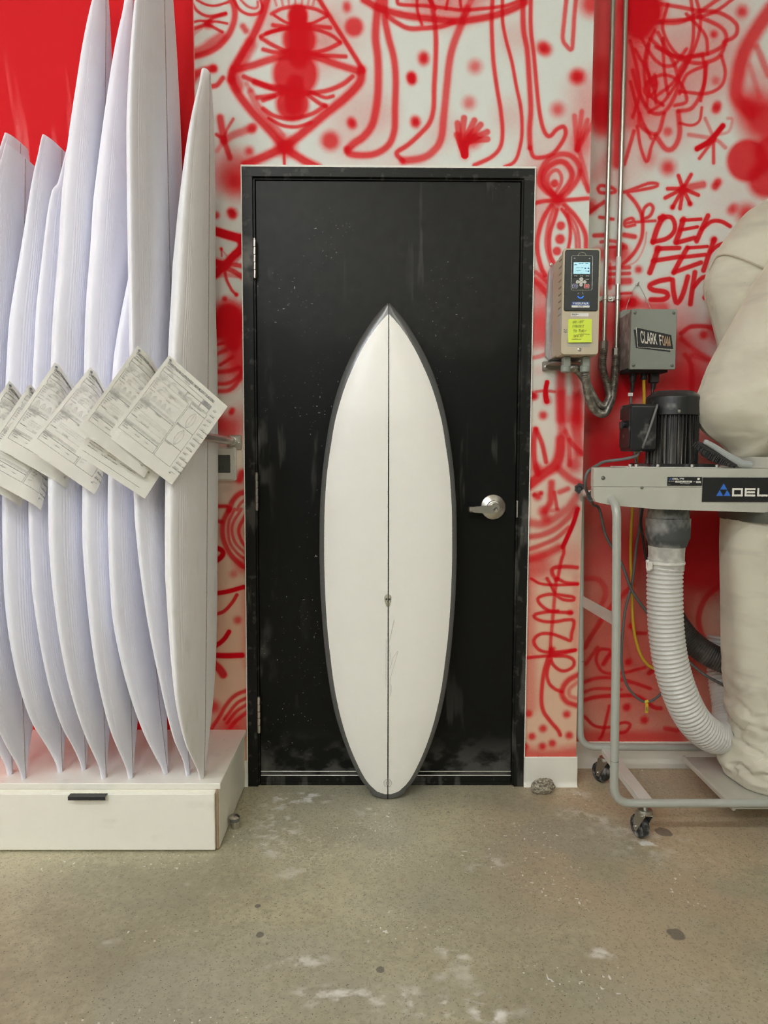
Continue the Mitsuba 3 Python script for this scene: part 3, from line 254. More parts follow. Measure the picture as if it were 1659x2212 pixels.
def f_lam(p, n, uv):
    a = smoothstep(.60, .80, fbm(p.x*14, p.y*14, p.z*20, 4))*.12+smoothstep(.93, .96, noise(p.x*130, p.y*130, p.z*90))*smoothstep(.5, .7, noise(p.x*6, p.y*6, 3.))*.35
    return mix((.84, .83, .745), (.36, .32, .26), a)
mat('laminate', proc(f_lam), .38); mat('ply_edge', (.34, .24, .15), .7); mat('handle_black', (.012, .013, .016), .35)
mat('paper', (.82, .81, .755), .8, spec=.2); mat('ink', (.03, .03, .032), .7, spec=.1); mat('pen', (.11, .11, .13), .7, spec=.1); mat('paper_grey', (.42, .42, .42), .8, spec=.1)
def f_stone(p, n, uv): return mix((.10, .085, .06), (.46, .42, .33), smoothstep(.25, .78, .55*noise(p.x*210, p.y*210, p.z*210)+.45*fbm(p.x*90, p.y*90, p.z*90, 3)))
mat('granite', proc(f_stone), .75)
mat('beige', (.52, .455, .335), .42); mat('beige_dark', (.30, .26, .19), .5); mat('panel_black', (.016, .019, .019), .35); mat('key_black', (.028, .03, .031), .4); mat('key_silver', (.60, .60, .55), .3); mat('key_blue', (.035, .04, .16), .35); mat('key_red', (.50, .03, .035), .35); mat('brand_blue', (.025, .075, .26), .4); mat('label_white', (.74, .74, .72), .5); mat('silver_line', (.55, .55, .5), .3, .6)
dusty('heat_sink', (.40, .39, .37), (.62, .60, .58), .6, 24, .45, .4); mat('note_yellow', (.72, .88, .10), .7, spec=.2); mat('tape', (.42, .41, .36), .3)
mat('box_grey', (.245, .27, .235), .42); dusty('box_side', (.20, .17, .165), (.55, .47, .47), .75, 26, .5, thr=.5); mat('letter_cream', (.66, .63, .55), .5); mat('letter_brown', (.46, .31, .17), .5); mat('screw_dark', (.14, .15, .13), .4, .6)
dusty('machine_grey', (.475, .475, .415), (.62, .61, .56), .35, 9, .38); mat('tube_grey', (.40, .415, .375), .30, coat=.2); mat('machine_pale', (.62, .62, .57), .4)
dusty('motor_black', (.010, .011, .012), (.40, .39, .36), .38, 30, .34, thr=.66); mat('fin_black', proc(lambda p, n, uv: mix((.014, .014, .014), (.56, .53, .44), smoothstep(.46, .78, fbm(p.x*95, p.y*95, p.z*3.5, 3))*.55*smoothstep(1.38, 1.20, p.z))), .45)
dusty('pvc_grey', (.045, .05, .05), (.40, .39, .37), .6, 24, .6, thr=.52); dusty('pvc_dusty', (.36, .35, .32), (.62, .61, .56), .7, 30, .7, thr=.42)
dusty('hose_white', (.60, .60, .575), (.45, .44, .40), .4, 7, .42); dusty('hose_black', (.028, .028, .026), (.20, .19, .17), .5, 20, .5)
def f_bag(p, n, uv):
    a = smoothstep(.42, .75, fbm(p.x*5.5, p.y*5.5, p.z*8.0, 4)); b = smoothstep(.55, .8, fbm(p.x*4, p.y*4, p.z*22, 4)); s = smoothstep(.93, .96, noise(p.x*150, p.y*150, p.z*130))*smoothstep(.55, .75, noise(p.x*9, p.y*9, p.z*9))
    return mix(mix(mix((.66, .635, .525), (.48, .445, .36), a*.6), (.38, .35, .31), b*.32), (.13, .12, .09), s*.7)
scene['canvas'] = {'type': 'twosided', 'bsdf': {'type': 'bumpmap', 'scale': 1.0, 'arbitrary': proc(lambda p, n, uv: .0012*fbm(p.x*60, p.y*60, p.z*60, 3)+.006*fbm(p.x*9, p.y*9, p.z*14, 3), 2e-3), 'bsdf': {'type': 'principled', 'base_color': proc(f_bag), 'roughness': .85, 'specular': .2}}}
mat('stitch', (.50, .46, .36), .8); mat('thread_brown', (.22, .13, .08), .8); mat('logo_black', (.010, .011, .012), .4); mat('logo_blue', (.035, .16, .60), .4); mat('logo_white', (.80, .79, .72), .4)
mat('cable_yellow', (.62, .40, .03), .4); mat('cable_black', (.014, .014, .015), .45); mat('cable_grey', (.12, .12, .115), .5); mat('tag_yellow', (.78, .58, .05), .5)
mat('brush_grey', (.37, .40, .40), .38); mat('thermo_white', (.70, .70, .65), .4); mat('thermo_screen', (.075, .088, .078), .2); mat('thermo_digit', (.035, .04, .036), .3); mat('pink_white', (.70, .58, .56), .4)
scene['tube_clear'] = {'type': 'twosided', 'bsdf': {'type': 'principled', 'base_color': {'type': 'rgb', 'value': [.55, .48, .46]}, 'roughness': .18, 'metallic': .55, 'specular': .6}}

# ---------------------------------------------------------------- the room
XW, YW, YR, XE = -3.3, .012, .175, .703          # left wall, mural wall, recessed wall, edge between them
XR, YF = 3.4, -8.0
add('floor', box(XW-.1, XR+.1, YF-.1, YR+.2, -.1, 0), 'concrete', 'stained grey brown concrete floor with white foam dust', kind='structure', smooth=False)
add('ceiling', box(XW-.1, XR+.1, YF-.1, YR+.2, CEIL, CEIL+.1), 'ceiling_white', 'white ceiling', kind='structure', smooth=False)
FH, FX = 2.214, .508
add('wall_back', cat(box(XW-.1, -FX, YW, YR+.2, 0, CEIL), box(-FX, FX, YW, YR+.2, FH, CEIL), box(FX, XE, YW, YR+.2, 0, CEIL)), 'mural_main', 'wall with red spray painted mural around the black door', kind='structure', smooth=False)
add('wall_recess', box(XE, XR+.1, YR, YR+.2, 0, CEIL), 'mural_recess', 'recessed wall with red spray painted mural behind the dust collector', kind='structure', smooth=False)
add('wall_left', box(XW-.1, XW, YF, YW, 0, CEIL), 'white_wall', kind='structure', label='white side wall', smooth=False)
add('wall_right', box(XR, XR+.1, YF, YR, 0, CEIL), 'side_wall', kind='structure', label='unseen side wall, darkened to cut light from the right', smooth=False)  # unseen wall, kept dark so less light bounces in from the right
add('wall_front', cat(box(XW-.1, XR+.1, YF-.1, YF, 2.7, CEIL)), 'white_wall', kind='structure', label='far wall behind the camera', smooth=False)
add('wall_front__added_dark_band', box(XW-.1, XR+.1, YF-.1, YF+.001, 0, 2.7), 'dark_wall', smooth=False)  # unseen dark band, added to keep the door's lower reflection black
def cove(x0, x1, y, h, t=.005):
    pr = [(0, h), (t*.6, h), (t, h-.003), (t, .022), (t*1.6, .010), (t*3.0, 0), (0, 0)]
    from shapely.geometry import Polygon
    m = trimesh.creation.extrude_polygon(Polygon(pr), x1-x0, engine='earcut'); v = m.vertices
    return fix(trimesh.Trimesh(np.stack([x0+v[:, 2], y-v[:, 0], v[:, 1]], 1), m.faces))
cap = cat(cove(FX+.001, XE+.004, YW, .110, .006), box(XE-.001, XE+.006, YW-.006, YR-.003, 0, .110, .002))
add('baseboard_strip', cap, 'trim_white', 'white vinyl cove base on the narrow wall strip right of the door', kind='structure')
add('baseboard_recess', cove(XE+.006, XR, YR, .103), 'trim_white', 'white vinyl cove base along the recessed wall', kind='structure')
add('baseboard_left', cove(-.60, -FX-.001, YW, .094), 'trim_white', 'short piece of white cove base left of the door', kind='structure')
tr = cat(box(-FX-.003, FX+.004, -.001, YW, FH-.001, FH+.0055), box(-FX-.0035, -FX, .001, YW, .09, FH+.004), box(FX, FX+.0035, .001, YW, .11, FH+.004))
add('trim_1', tr, 'caulk', 'thin unpainted white edge around the black door frame', kind='structure', smooth=False)

# the door
tag('door_1', 'black painted door with metal lever handle in a black frame', kind='structure')
IN, LY = .471, .020
def jamb(s):
    x0, x1 = sorted((s*FX, s*IN)); return cat(box(x0, x1, 0, .15, 0, FH, .0015), box(*sorted((s*IN, s*(IN-.005))), .012, .15, 0, FH-.033))
add('door_1__frame', cat(jamb(-1), jamb(1), box(-FX, FX, -.0004, .15, FH-.034, FH, .0015), box(-IN, IN, .012, .15, FH-.039, FH-.033)), 'frame_black', smooth=False)
add('door_1__gap', box(-IN-.002, IN+.002, .030, .16, .004, FH-.03), 'black_gap', smooth=False)
leaf = box(-.4635, .4635, LY, LY+.044, .012, 2.1745, .0015); add('door_1__leaf', leaf, 'door_black', smooth=False)
add('door_1__door_bottom', cat(box(-.4635, .4635, LY-.005, LY, .012, .034, .001), extr([(-.4635, .0), (.4635, .0), (.4635, .013), (-.4635, .013)], LY-.007, LY-.002)), 'frame_black', smooth=False)
for z in (.0365, .0515): add('door_1__seal_strip', tube([(-.4635, LY-.004, z), (.4635, LY-.004, z)], .0022, 8), 'zinc')
for z0 in (1.837, 1.024, .208):
    parts = []
    for k in range(5): parts.append(cyl((-.4655, -.0035, z0+.026*k+.0004), (-.4655, -.0035, z0+.026*k+.0252), .0064, 14, b=.0006))
    h = add('door_1__hinge', cat(*parts, box(-.4715, -.4655, -.0015, .018, z0+.001, z0+.129, .0005), cyl((-.4655, -.0035, z0-.003), (-.4655, -.0035, z0), .0052, 12), cyl((-.4655, -.0035, z0+.13), (-.4655, -.0035, z0+.1335), .0052, 12)), 'steel')
HC = (.383, LY, 1.035)
def ylathe(pr, c, n=40):
    m = lathe(pr, n); v = m.vertices; return fix(trimesh.Trimesh(np.stack([c[0]+v[:, 0], c[1]-v[:, 2], c[2]+v[:, 1]], 1), m.faces))
hk = add('door_1__handle', ylathe([(0, 0), (.0450, 0), (.0450, .003), (.0435, .0048), (.0255, .0135), (.0245, .0135), (.0240, .016), (.0225, .0225), (.019, .024), (0, .024)], HC), 'steel', 'round brushed steel rose with lever')
prof = [(.312, .0085), (.318, .0105), (.345, .0125), (.372, .0150), (.385, .0160), (.396, .0145), (.402, .0095), (.404, 0), (.402, -.0095), (.396, -.0135), (.385, -.0150), (.34, -.0125), (.318, -.0105), (.312, -.0095)]
lever = cat(ylathe([(0, .02), (.0165, .02), (.0165, .062), (.0155, .0635), (0, .0635)], HC), extr([(x-.01, 1.030+z) for x, z in prof], -.045, -.031), box(.286, .306, -.0445, -.024, 1.0205, 1.0395, .004), cyl((.300, -.030, 1.0205), (.300, -.030, 1.0395), .009, 14, b=.002))
lever = trimesh.Trimesh(lever.vertices, lever.faces)
lever2 = cat(lever, box(.290, .312, -.0445, -.032, 1.0200, 1.0392, .004))
add(hk+'__lever', lever2, 'steel')
add(hk+'__lock_cylinder', cat(ylathe([(0, .064), (.0088, .064), (.0085, .0665), (0, .0668)], (HC[0]-.001, LY, 1.0305), 24), ylathe([(0, .0665), (.0045, .0665), (.0042, .070), (0, .0705)], (HC[0]+.004, LY, 1.0285), 16)), 'chrome')
add('door_1__strike_lip', cat(box(.4640, .4705, -.0008, .012, .998, 1.060, .001), cyl((.4672, -.0015, 1.000), (.4672, -.0015, 1.058), .0028, 10)), 'zinc')

# ceiling lamps (above the frame)
for k, (x, y, cool, lab) in enumerate(LAMPS):
    t = tag('ceiling_light' + ('_%03d' % k if k else ''), lab, 'ceiling light', 'ceiling lights')
    add(t+'__housing', box(x-.62, x+.62, y-.11, y+.11, CEIL-.05, CEIL, .004), 'ceiling_white', smooth=False)
    c = [LAMP_COL, tuple(1.35*q for q in LAMP_COOL), tuple(.45*q for q in LAMP_COL)][cool]
    scene[t+'__diffuser'] = mikit.ply(box(x-.61, x+.61, y-.10, y+.10, CEIL-.150, CEIL-.0505, .03), 'ceiling_white', emitter={'type': 'area', 'radiance': {'type': 'rgb', 'value': [LAMP*q for q in c]}})

# ---------------------------------------------------------------- the leaning surfboard
OUT = np.array([(1.744,0.002,0.002),(1.718,-0.024,0.027),(1.673,-0.06,0.064),(1.627,-0.089,0.095),(1.582,-0.114,0.122),(1.521,-0.144,0.151),(1.46,-0.168,0.173),(1.398,-0.188,0.19),(1.337,-0.203,0.203),(1.275,-0.214,0.214),(1.133,-0.232,0.231),(1.009,-0.239,0.239),(0.884,-0.24,0.241),(0.758,-0.237,0.239),(0.608,-0.227,0.231),(0.513,-0.218,0.223),(0.417,-0.205,0.211),(0.321,-0.187,0.194),(0.224,-0.158,0.167),(0.127,-0.12,0.13),(0.062,-0.086,0.096),(0.03,-0.057,0.068),(0.007,-0.021,0.031),(-0.0,0.005,0.007)]); INN = np.array([(1.702,0.001,0.002),(1.673,-0.029,0.027),(1.628,-0.064,0.06),(1.582,-0.095,0.086),(1.521,-0.125,0.117),(1.46,-0.151,0.143),(1.398,-0.172,0.163),(1.337,-0.188,0.18),(1.275,-0.197,0.193),(1.133,-0.216,0.213),(1.009,-0.223,0.22),(0.884,-0.224,0.222),(0.758,-0.221,0.22),(0.608,-0.211,0.213),(0.513,-0.2,0.204),(0.417,-0.186,0.194),(0.321,-0.167,0.176),(0.224,-0.14,0.15),(0.127,-0.1,0.113),(0.062,-0.064,0.076),(0.033,-0.032,0.046),(0.02,0.004,0.008)])
BZ = 1.744+.012
def bspline(tab, z, k):
    from scipy.interpolate import PchipInterpolator
    t = tab[np.argsort(tab[:, 0])]; return PchipInterpolator(t[:, 0], t[:, k])(z)
def yline(z): t = z/1.757; return np.interp(t, [0, .25, .5, .75, .9, 1], [-.094, -.085, -.075, -.065, -.06, -.06])
zz = np.unique(np.r_[np.linspace(0, 1, 90)**1.0*.93*1.744+.02, 1.744*(1-np.geomspace(.0008, .07, 14)), np.geomspace(.0006, .03, 12)]); zz = np.sort(zz[(zz > .0004) & (zz < 1.7436)])
s_ = np.sqrt(np.clip(zz/.03, 0, 1))
xl, xr = bspline(OUT, zz, 1), bspline(OUT, zz, 2); xc, hw = (xl+xr)/2, (xr-xl)/2
lowz = zz < .03; hw[lowz] = .0635*np.sqrt(np.clip(1-(1-zz[lowz]/.03)**2, 0, 1))+.0*hw[lowz]
cx = .0035; xc = np.interp(zz, [0, .05, 1.7, 1.757], [.005, .005, .0015, .0015])
iz = np.clip(zz, .0205, 1.7015); il, ir = bspline(INN, iz, 1), bspline(INN, iz, 2); ih = (ir-il)/2*1.0; ih[(zz < .0205) | (zz > 1.7015)] = 0
ih = np.where((zz > .0205) & (zz < .034), .039*np.sqrt(np.clip(1-(1-(zz-.0205)/.0135)**2, 0, 1)), ih)
ih = np.minimum(ih, hw*.94)
th = .060*np.clip(np.minimum(zz/.30, (1.757-zz)/.40), 0, 1)**.55+.010; yb = yline(zz)
th = np.minimum(th, hw*1.6+.004)
def decky(u, k):                             # u = offset / half width; the domed deck towards the camera
    u = np.clip(abs(u), 0, 1); return yb[k]+.0-th[k]*.50*(np.clip(1-u**2.6, 0, 1))**.62+th[k]*.0
def boty(u, k): u = np.clip(abs(u), 0, 1); return yb[k]+th[k]*.50*(1-u**5)**.6
def strip(fn_rows): 
    V = np.array(fn_rows); r, c = V.shape[:2]; m = trimesh.Trimesh(V.reshape(-1, 3), grid_faces(r, c), process=False); return m
ND, NR = 25, 22
deck = strip([[(xc[k]+q*ih[k], decky(q*ih[k]/hw[k], k)-.0001, zz[k]) for q in np.linspace(-1, 1, ND)] for k in range(len(zz)) if ih[k] > 0])
def railrow(k, s):
    a = ih[k]/hw[k]; rows = []
    th0 = np.linspace(0, 1, NR)
    for q in th0[:14]: u = a+(1-a)*math.sin(q/th0[13]*PI/2); rows.append((xc[k]+s*u*hw[k], decky(u, k), zz[k]))
    for q in np.linspace(0, 1, 9)[1:]: u = 1-(1-a)*(1-math.cos(q*PI/2)); rows.append((xc[k]+s*u*hw[k], boty(u, k), zz[k]))
    return rows
rails = cat(*[strip([railrow(k, s) for k in range(len(zz))]) for s in (-1, 1)])
bot = strip([[(xc[k]+q*ih[k], boty(q*ih[k]/hw[k], k), zz[k]) for q in np.linspace(-1, 1, 9)] for k in range(len(zz))])
sb = tag('surfboard', 'finished white surfboard with grey rails leaning upright against the black door', 'surfboard')
for nm, me, ma in (('deck', deck, 'board_white'), ('rail_band', rails, 'board_grey'), ('bottom', bot, 'board_white')):
    add(sb+'__'+nm, me, ma, smooth=True)
labels[sb+'__rail_band'] = {'label': 'grey rail band around the white deck'}
def deckpt(x, z):
    z = np.clip(z, zz[0], zz[-1]); c = np.interp(z, zz, xc); h = np.interp(z, zz, hw); t_ = np.interp(z, zz, th); u = np.clip(abs(x-c)/h, 0, 1)
    return yline(z)-t_*.5*(np.clip(1-u**2.6, 0, 1))**.62
def ondeck(m, lift):
    lift = lift+.0010
    """flat drawing in x, z (as xy) laid on the deck"""
    v = m.vertices; y = deckpt(v[:, 0], v[:, 1])-lift-v[:, 2]; return trimesh.Trimesh(np.stack([v[:, 0], y, v[:, 1]], 1), m.faces, process=False)
sz = zz; sx = np.interp(sz, zz, xc)
add(sb+'__stringer', ondeck(ribbon(np.stack([sx, sz], 1), .0034), .0016), 'board_black', smooth=False)
plugc = (.0045, .065); pa = np.linspace(0, 2*PI, 40)
def disc2(c, r, n=36, r2=None, z=0.0):
    a = np.arange(n)*2*PI/n; v = np.vstack([np.stack([c[0]+r*np.cos(a), c[1]+(r2 or r)*np.sin(a), 0*a+z], 1), [[c[0], c[1], z]]]); i = np.arange(n)
    return trimesh.Trimesh(v, np.stack([i, (i+1) % n, 0*i+n], 1), process=False)
pk = add(sb+'__leash_plug', cat(ondeck(disc2(plugc, .0138), .0014)), 'plug_white', smooth=False)
add(pk+'__rim', ondeck(ribbon(np.stack([plugc[0]+.0140*np.cos(pa), plugc[1]+.0140*np.sin(pa)], 1), .0012), .0016), 'plug_slot', smooth=False)
add(pk+'__slot', cat(ondeck(box(-.0003, .0093, .059, .0645, 0, .0004), .0016), ondeck(box(-.0003, .0093, .0662, .072, 0, .0004), .0016)), 'plug_slot', smooth=False)
def poly2(P, z=0.0):
    from shapely.geometry import Polygon
    m = trimesh.creation.extrude_polygon(Polygon(P), .0003, engine='earcut'); m.apply_translation((0, 0, z)); return m
SK = lambda P: [(.0025+a*.001, .718+b*.001) for a, b in P]
cran = [(0, 22), (5, 21.5), (9, 19), (11.6, 14.5), (12.2, 9), (11.5, 3), (10.2, -1), (9.6, -6), (8.2, -7.5), (7.6, -12), (6, -18), (3.5, -20.3), (-3.5, -20.3), (-6.4, -18), (-8, -12), (-8.6, -7.5), (-10.6, -5), (-11.2, 0), (-12.3, 5), (-12.6, 10), (-11.6, 15), (-8.6, 19.2), (-4.5, 21.6)]
sk = add(sb+'__skull_decal', ondeck(poly2(SK(spline(cran, 3, True)[:-1])), .0010), 'skull_bone', 'small bone coloured skull decal on the stringer', smooth=False)
el = lambda cx_, cy_, rx, ry: [(cx_+rx*math.cos(a), cy_+ry*math.sin(a)) for a in np.linspace(0, 2*PI, 20, endpoint=False)]
add(sk+'__shading', cat(*[ondeck(poly2(SK(P)), .0014) for P in (el(-9.2, -1.5, 1.4, 4), el(9.6, -1, 1.3, 4.5), [(-7, -9), (7, -9), (6.4, -12), (-6.6, -12)], el(10.3, 9, 1.2, 6), [(-.5, 21), (.5, 21), (.4, 12), (-.4, 12)], el(-5, 8.5, 4.2, .8), el(5.2, 8.5, 4.2, .8), [(-6.5, -16.5), (6, -16.5), (5.6, -17.4), (-6, -17.4)])]), 'skull_shade', smooth=False)
add(sk+'__eye', cat(ondeck(poly2(SK(el(-5.2, 5, 3.6, 3.1))), .0017)), 'skull_dark', smooth=False); add(sk+'__eye', ondeck(poly2(SK(el(5.6, 5, 3.6, 3.1))), .0017), 'skull_dark', smooth=False)
add(sk+'__nose', ondeck(poly2(SK([(0, 1.5), (2.6, -2.5), (1, -4), (0, -3), (-1, -4), (-2.4, -2.5)])), .0017), 'skull_dark', smooth=False)
rng = np.random.default_rng(5)
sig = [ribbon(spline(P, 8), .0010) for P in ([(.024, .652), (.010, .584), (.008, .575), (.019, .621), (.026, .651)], [(.012, .481), (.020, .514), (.038, .541), (.026, .498), (.012, .440), (.011, .398), (.012, .382), (.015, .398), (.015, .423)])]
for x0, z0, z1 in ((-.003, .585, .415), (.0095, .562, .520), (.010, .536, .500)):
    n = int((z0-z1)/.0035); sig.append(ribbon(np.stack([x0+rng.normal(0, .0014, n), np.linspace(z0, z1, n)], 1), .0009))
add(sb+'__signature', ondeck(cat(*sig), .0009), 'pencil', smooth=False)

# ---------------------------------------------------------------- low cabinet under the foam blanks
CX, CY, CH = -.515, -.435, .212
cab = tag('low_cabinet', 'low white laminate cabinet with a drawer, carrying the row of foam blanks', 'cabinet')
add(cab+'__carcass', box(-2.3, CX-.006, CY+.004, YW-.001, .004, CH-.0195, .001), 'laminate', smooth=False)
add(cab+'__top_panel', box(-2.3, CX, CY-.002, YW-.001, CH-.019, CH, .0018), 'laminate', smooth=False)
dw = add(cab+'__drawer', box(-2.29, CX-.016, CY-.016, CY+.003, .006, .184, .0016), 'laminate', smooth=False)
add(cab+'__edge_strip', box(CX-.0145, CX-.0075, CY-.003, CY+.003, .004, CH-.020), 'ply_edge', smooth=False)
add(dw+'__handle', cat(box(-.970, -.857, CY-.0185, CY-.013, .1835, .1855), extr([(-.970, .1845), (-.857, .1845), (-.857, .1855), (-.970, .1855)], CY-.034, CY-.013), box(-.970, -.857, CY-.0355, CY-.0335, .174, .1855, .0006)), 'handle_black', smooth=False)

# ---------------------------------------------------------------- foam blanks: outline half widths (height share, width) per blank
BL = {
 'I': dict(mat='foam_warm', x0=-.576, y0=-.390, xr=-.004, zt=2.430, lean=.20, w=[(0, .02), (.02, .053), (.078, .164), (.148, .236), (.237, .263), (.294, .270), (.381, .277), (.583, .250), (.675, .210), (.79, .182), (.884, .146), (.926, .117), (.964, .080), (.988, .050), (1, .030)]),
 'H': dict(T=.060, x0=-.626, y0=-.369, xr=.03, zt=2.95, lean=.12, xl=.048, w=[(0, .02), (.02, .035), (.051, .092), (.122, .160), (.216, .232), (.318, .270), (.45, .282), (.55, .278), (.70, .265), (.85, .20), (.95, .10), (1, .015)]),
 'G': dict(T=.070, x0=-.697, y0=-.363, xr=.050, zt=2.05, lean=.20, w=[(0, .015), (.021, .035), (.102, .118), (.244, .212), (.367, .264), (.465, .282), (.60, .270), (.70, .240), (.80, .185), (.9, .11), (1, .012)]),
 'A': dict(x0=-.797, y0=-.397, xr=.018, zt=2.72, lean=.20, w=[(0, .012), (.016, .03), (.087, .133), (.183, .205), (.262, .228), (.341, .240), (.542, .231), (.66, .183), (.80, .124), (.90, .074), (.959, .032), (1, .012)]),
 'B': dict(x0=-.881, y0=-.397, xr=.02, zt=2.74, lean=.20, w=[(0, .012), (.02, .03), (.054, .083), (.107, .152), (.160, .202), (.227, .240), (.290, .258), (.384, .268), (.533, .250), (.624, .212), (.70, .188), (.778, .160), (.835, .133), (.893, .105), (.946, .070), (1, .02)]),
 'C': dict(T=.062, x0=-.968, y0=-.335, xr=.02, zt=2.26, lean=.20, step=.888, w=[(0, .012), (.034, .045), (.093, .128), (.166, .190), (.234, .228), (.327, .265), (.416, .285), (.675, .252), (.777, .226), (.84, .209), (.872, .192), (.880, .182), (.892, .155), (.90, .147), (.96, .105), (1, .075)]),
 'D': dict(x0=-1.035, y0=-.353, xr=.02, zt=2.20, lean=.20, w=[(0, .012), (.025, .03), (.051, .062), (.102, .137), (.166, .191), (.223, .220), (.295, .240), (.401, .257), (.475, .260), (.649, .239), (.707, .226), (.822, .184), (.947, .145), (.99, .118), (1, .108)]),
 'E': dict(T=.056, x0=-1.128, y0=-.403, xr=.02, zt=2.15, lean=.20, w=[(0, .012), (.025, .03), (.072, .087), (.204, .216), (.352, .272), (.507, .274), (.708, .238), (.95, .145), (.99, .115), (1, .107)]),
 'F': dict(x0=-1.186, y0=-.370, xr=.02, zt=2.235, lean=.26, w=[(0, .012), (.025, .03), (.072, .087), (.204, .205), (.352, .25), (.507, .255), (.708, .225), (.95, .12), (.99, .085), (1, .075)]),
}

def blank(key, d, label):
    x0, y0, xr_, ztop, lean, tab, cut, xl_ = d['x0'], d['y0'], d['xr'], d['zt'], d.get('lean', .2), np.array(d['w'], float), d.get('cut', 0), d.get('xl', 0)
    from scipy.interpolate import PchipInterpolator
    ts = np.unique(np.r_[0, np.geomspace(.004, .05, 8), np.linspace(.05, 1, 62), 1-np.geomspace(.002, .03, 6)]); 
    if 'step' in d: ts = np.unique(np.r_[ts, d['step']+np.linspace(-.012, .012, 7)])
    W = np.maximum(PchipInterpolator(tab[:, 0], tab[:, 1])(ts), .0115); Hh = ztop-CH
    kt = np.clip(ts/.3, 0, 1)**.6*np.clip((1-ts)/.3, .12, 1)**.6; Tk = d.get('T', .078)*np.clip(kt, .17, 1); fl = np.clip((.28-ts)/.28, 0, 1)
    xs = x0-xr_*(1-fl**1.6)-xl_*ts; ys = y0+lean*Hh/2.2*ts; zs = CH+.0008+Hh*ts
    NH, per = 22, 4; uf = np.linspace(-.935, .935, 2*NH*per+1); k = np.arange(len(uf)); rib = np.where(k % per == 0, -1.0, np.where(k % per == 2, .35, 0))*.0029
    ed = np.sin(np.linspace(math.asin(.935), PI/2, 10))[1:]; V = []
    for i in range(len(ts)):
        w, t = W[i], Tk[i]; xm = xs[i]-t/2; rb = rib*(1-abs(uf/.935)**10)*min(1, w/.06); pw = lambda u, p, q: (np.clip(1-abs(u)**p, 0, 1))**q
        row = [(xm+t/2*f+r_, u*w) for f, r_, u in zip(pw(uf, 2.7, .55), rb, uf)]+[(xm+t/2*f, u*w) for f, u in zip(pw(ed, 2.7, .55), ed)]
        row += [(xm-t/2*f, u*w) for f, u in zip(pw(ed[::-1][1:], 4.5, .55), ed[::-1][1:])]+[(xm-t/2*float(pw(u, 4.5, .55)), u*w) for u in np.linspace(.93, -.93, 17)]
        row += [(xm-t/2*f, -u*w) for f, u in zip(pw(ed[:-1], 4.5, .55), ed[:-1])]+[(xm+t/2*f, -u*w) for f, u in zip(pw(ed[::-1], 2.7, .55), ed[::-1])]
        V.append([(x, ys[i]+y, zs[i]) for x, y in row])
    n = len(V[0]); V = np.array(V).reshape(-1, 3); F = grid_faces(len(ts), n, True); N = len(V)
    c0, c1 = V[:n].mean(0), V[-n:].mean(0); j = np.arange(n); j2 = (j+1) % n
    F = np.vstack([F, np.stack([j, np.full(n, N), j2], 1), np.stack([N-n+j, N-n+j2, np.full(n, N+1)], 1)])
    m = trimesh.Trimesh(np.vstack([V, c0, c1]), F, process=False); m.fix_normals()
    t = tag(key, label, 'surfboard blank', 'white foam surfboard blanks standing in a row')
    add(t+'__foam', m, d.get('mat', 'foam'), smooth=16)
    add(t+'__stringer', tube(np.stack([xs+.0008, ys, zs], 1)[:-1], .0015, 6), 'stringer_wood')
    labels[t+'__stringer'] = {'label': 'thin dark wood stringer line'}
    def rail(z): i = np.interp(z, zs, np.arange(len(zs))); i0 = int(i); return xs[i0]-.55*Tk[i0], ys[i0]-W[i0]
    return rail
NM = ['I', 'H', 'G', 'A', 'B', 'C', 'D', 'E', 'F']
LB = dict(I='foam blank nearest the black door, its pointed top seen whole below the photo edge', H='very tall foam blank second from the door, its top cut off by the photo edge', G='slim foam blank third from the door, its top hidden behind the tall one', A='tall foam blank fourth from the door, standing left of the slim hidden one',
          B='tall foam blank fifth from the door, its tip just reaching the photo edge', C='shorter foam blank with a stepped notch near its pointed top, sixth from the door', D='shorter foam blank with a slanted cut top, seventh from the door', E='short foam blank with a wide cut top, at the left photo edge', F='foam blank mostly outside the left photo edge, its narrow foot showing')
RAIL = {}
for k, n in enumerate(NM): RAIL[n] = blank('foam_blank' + ('_%03d' % k if k else ''), BL[n], LB[n])

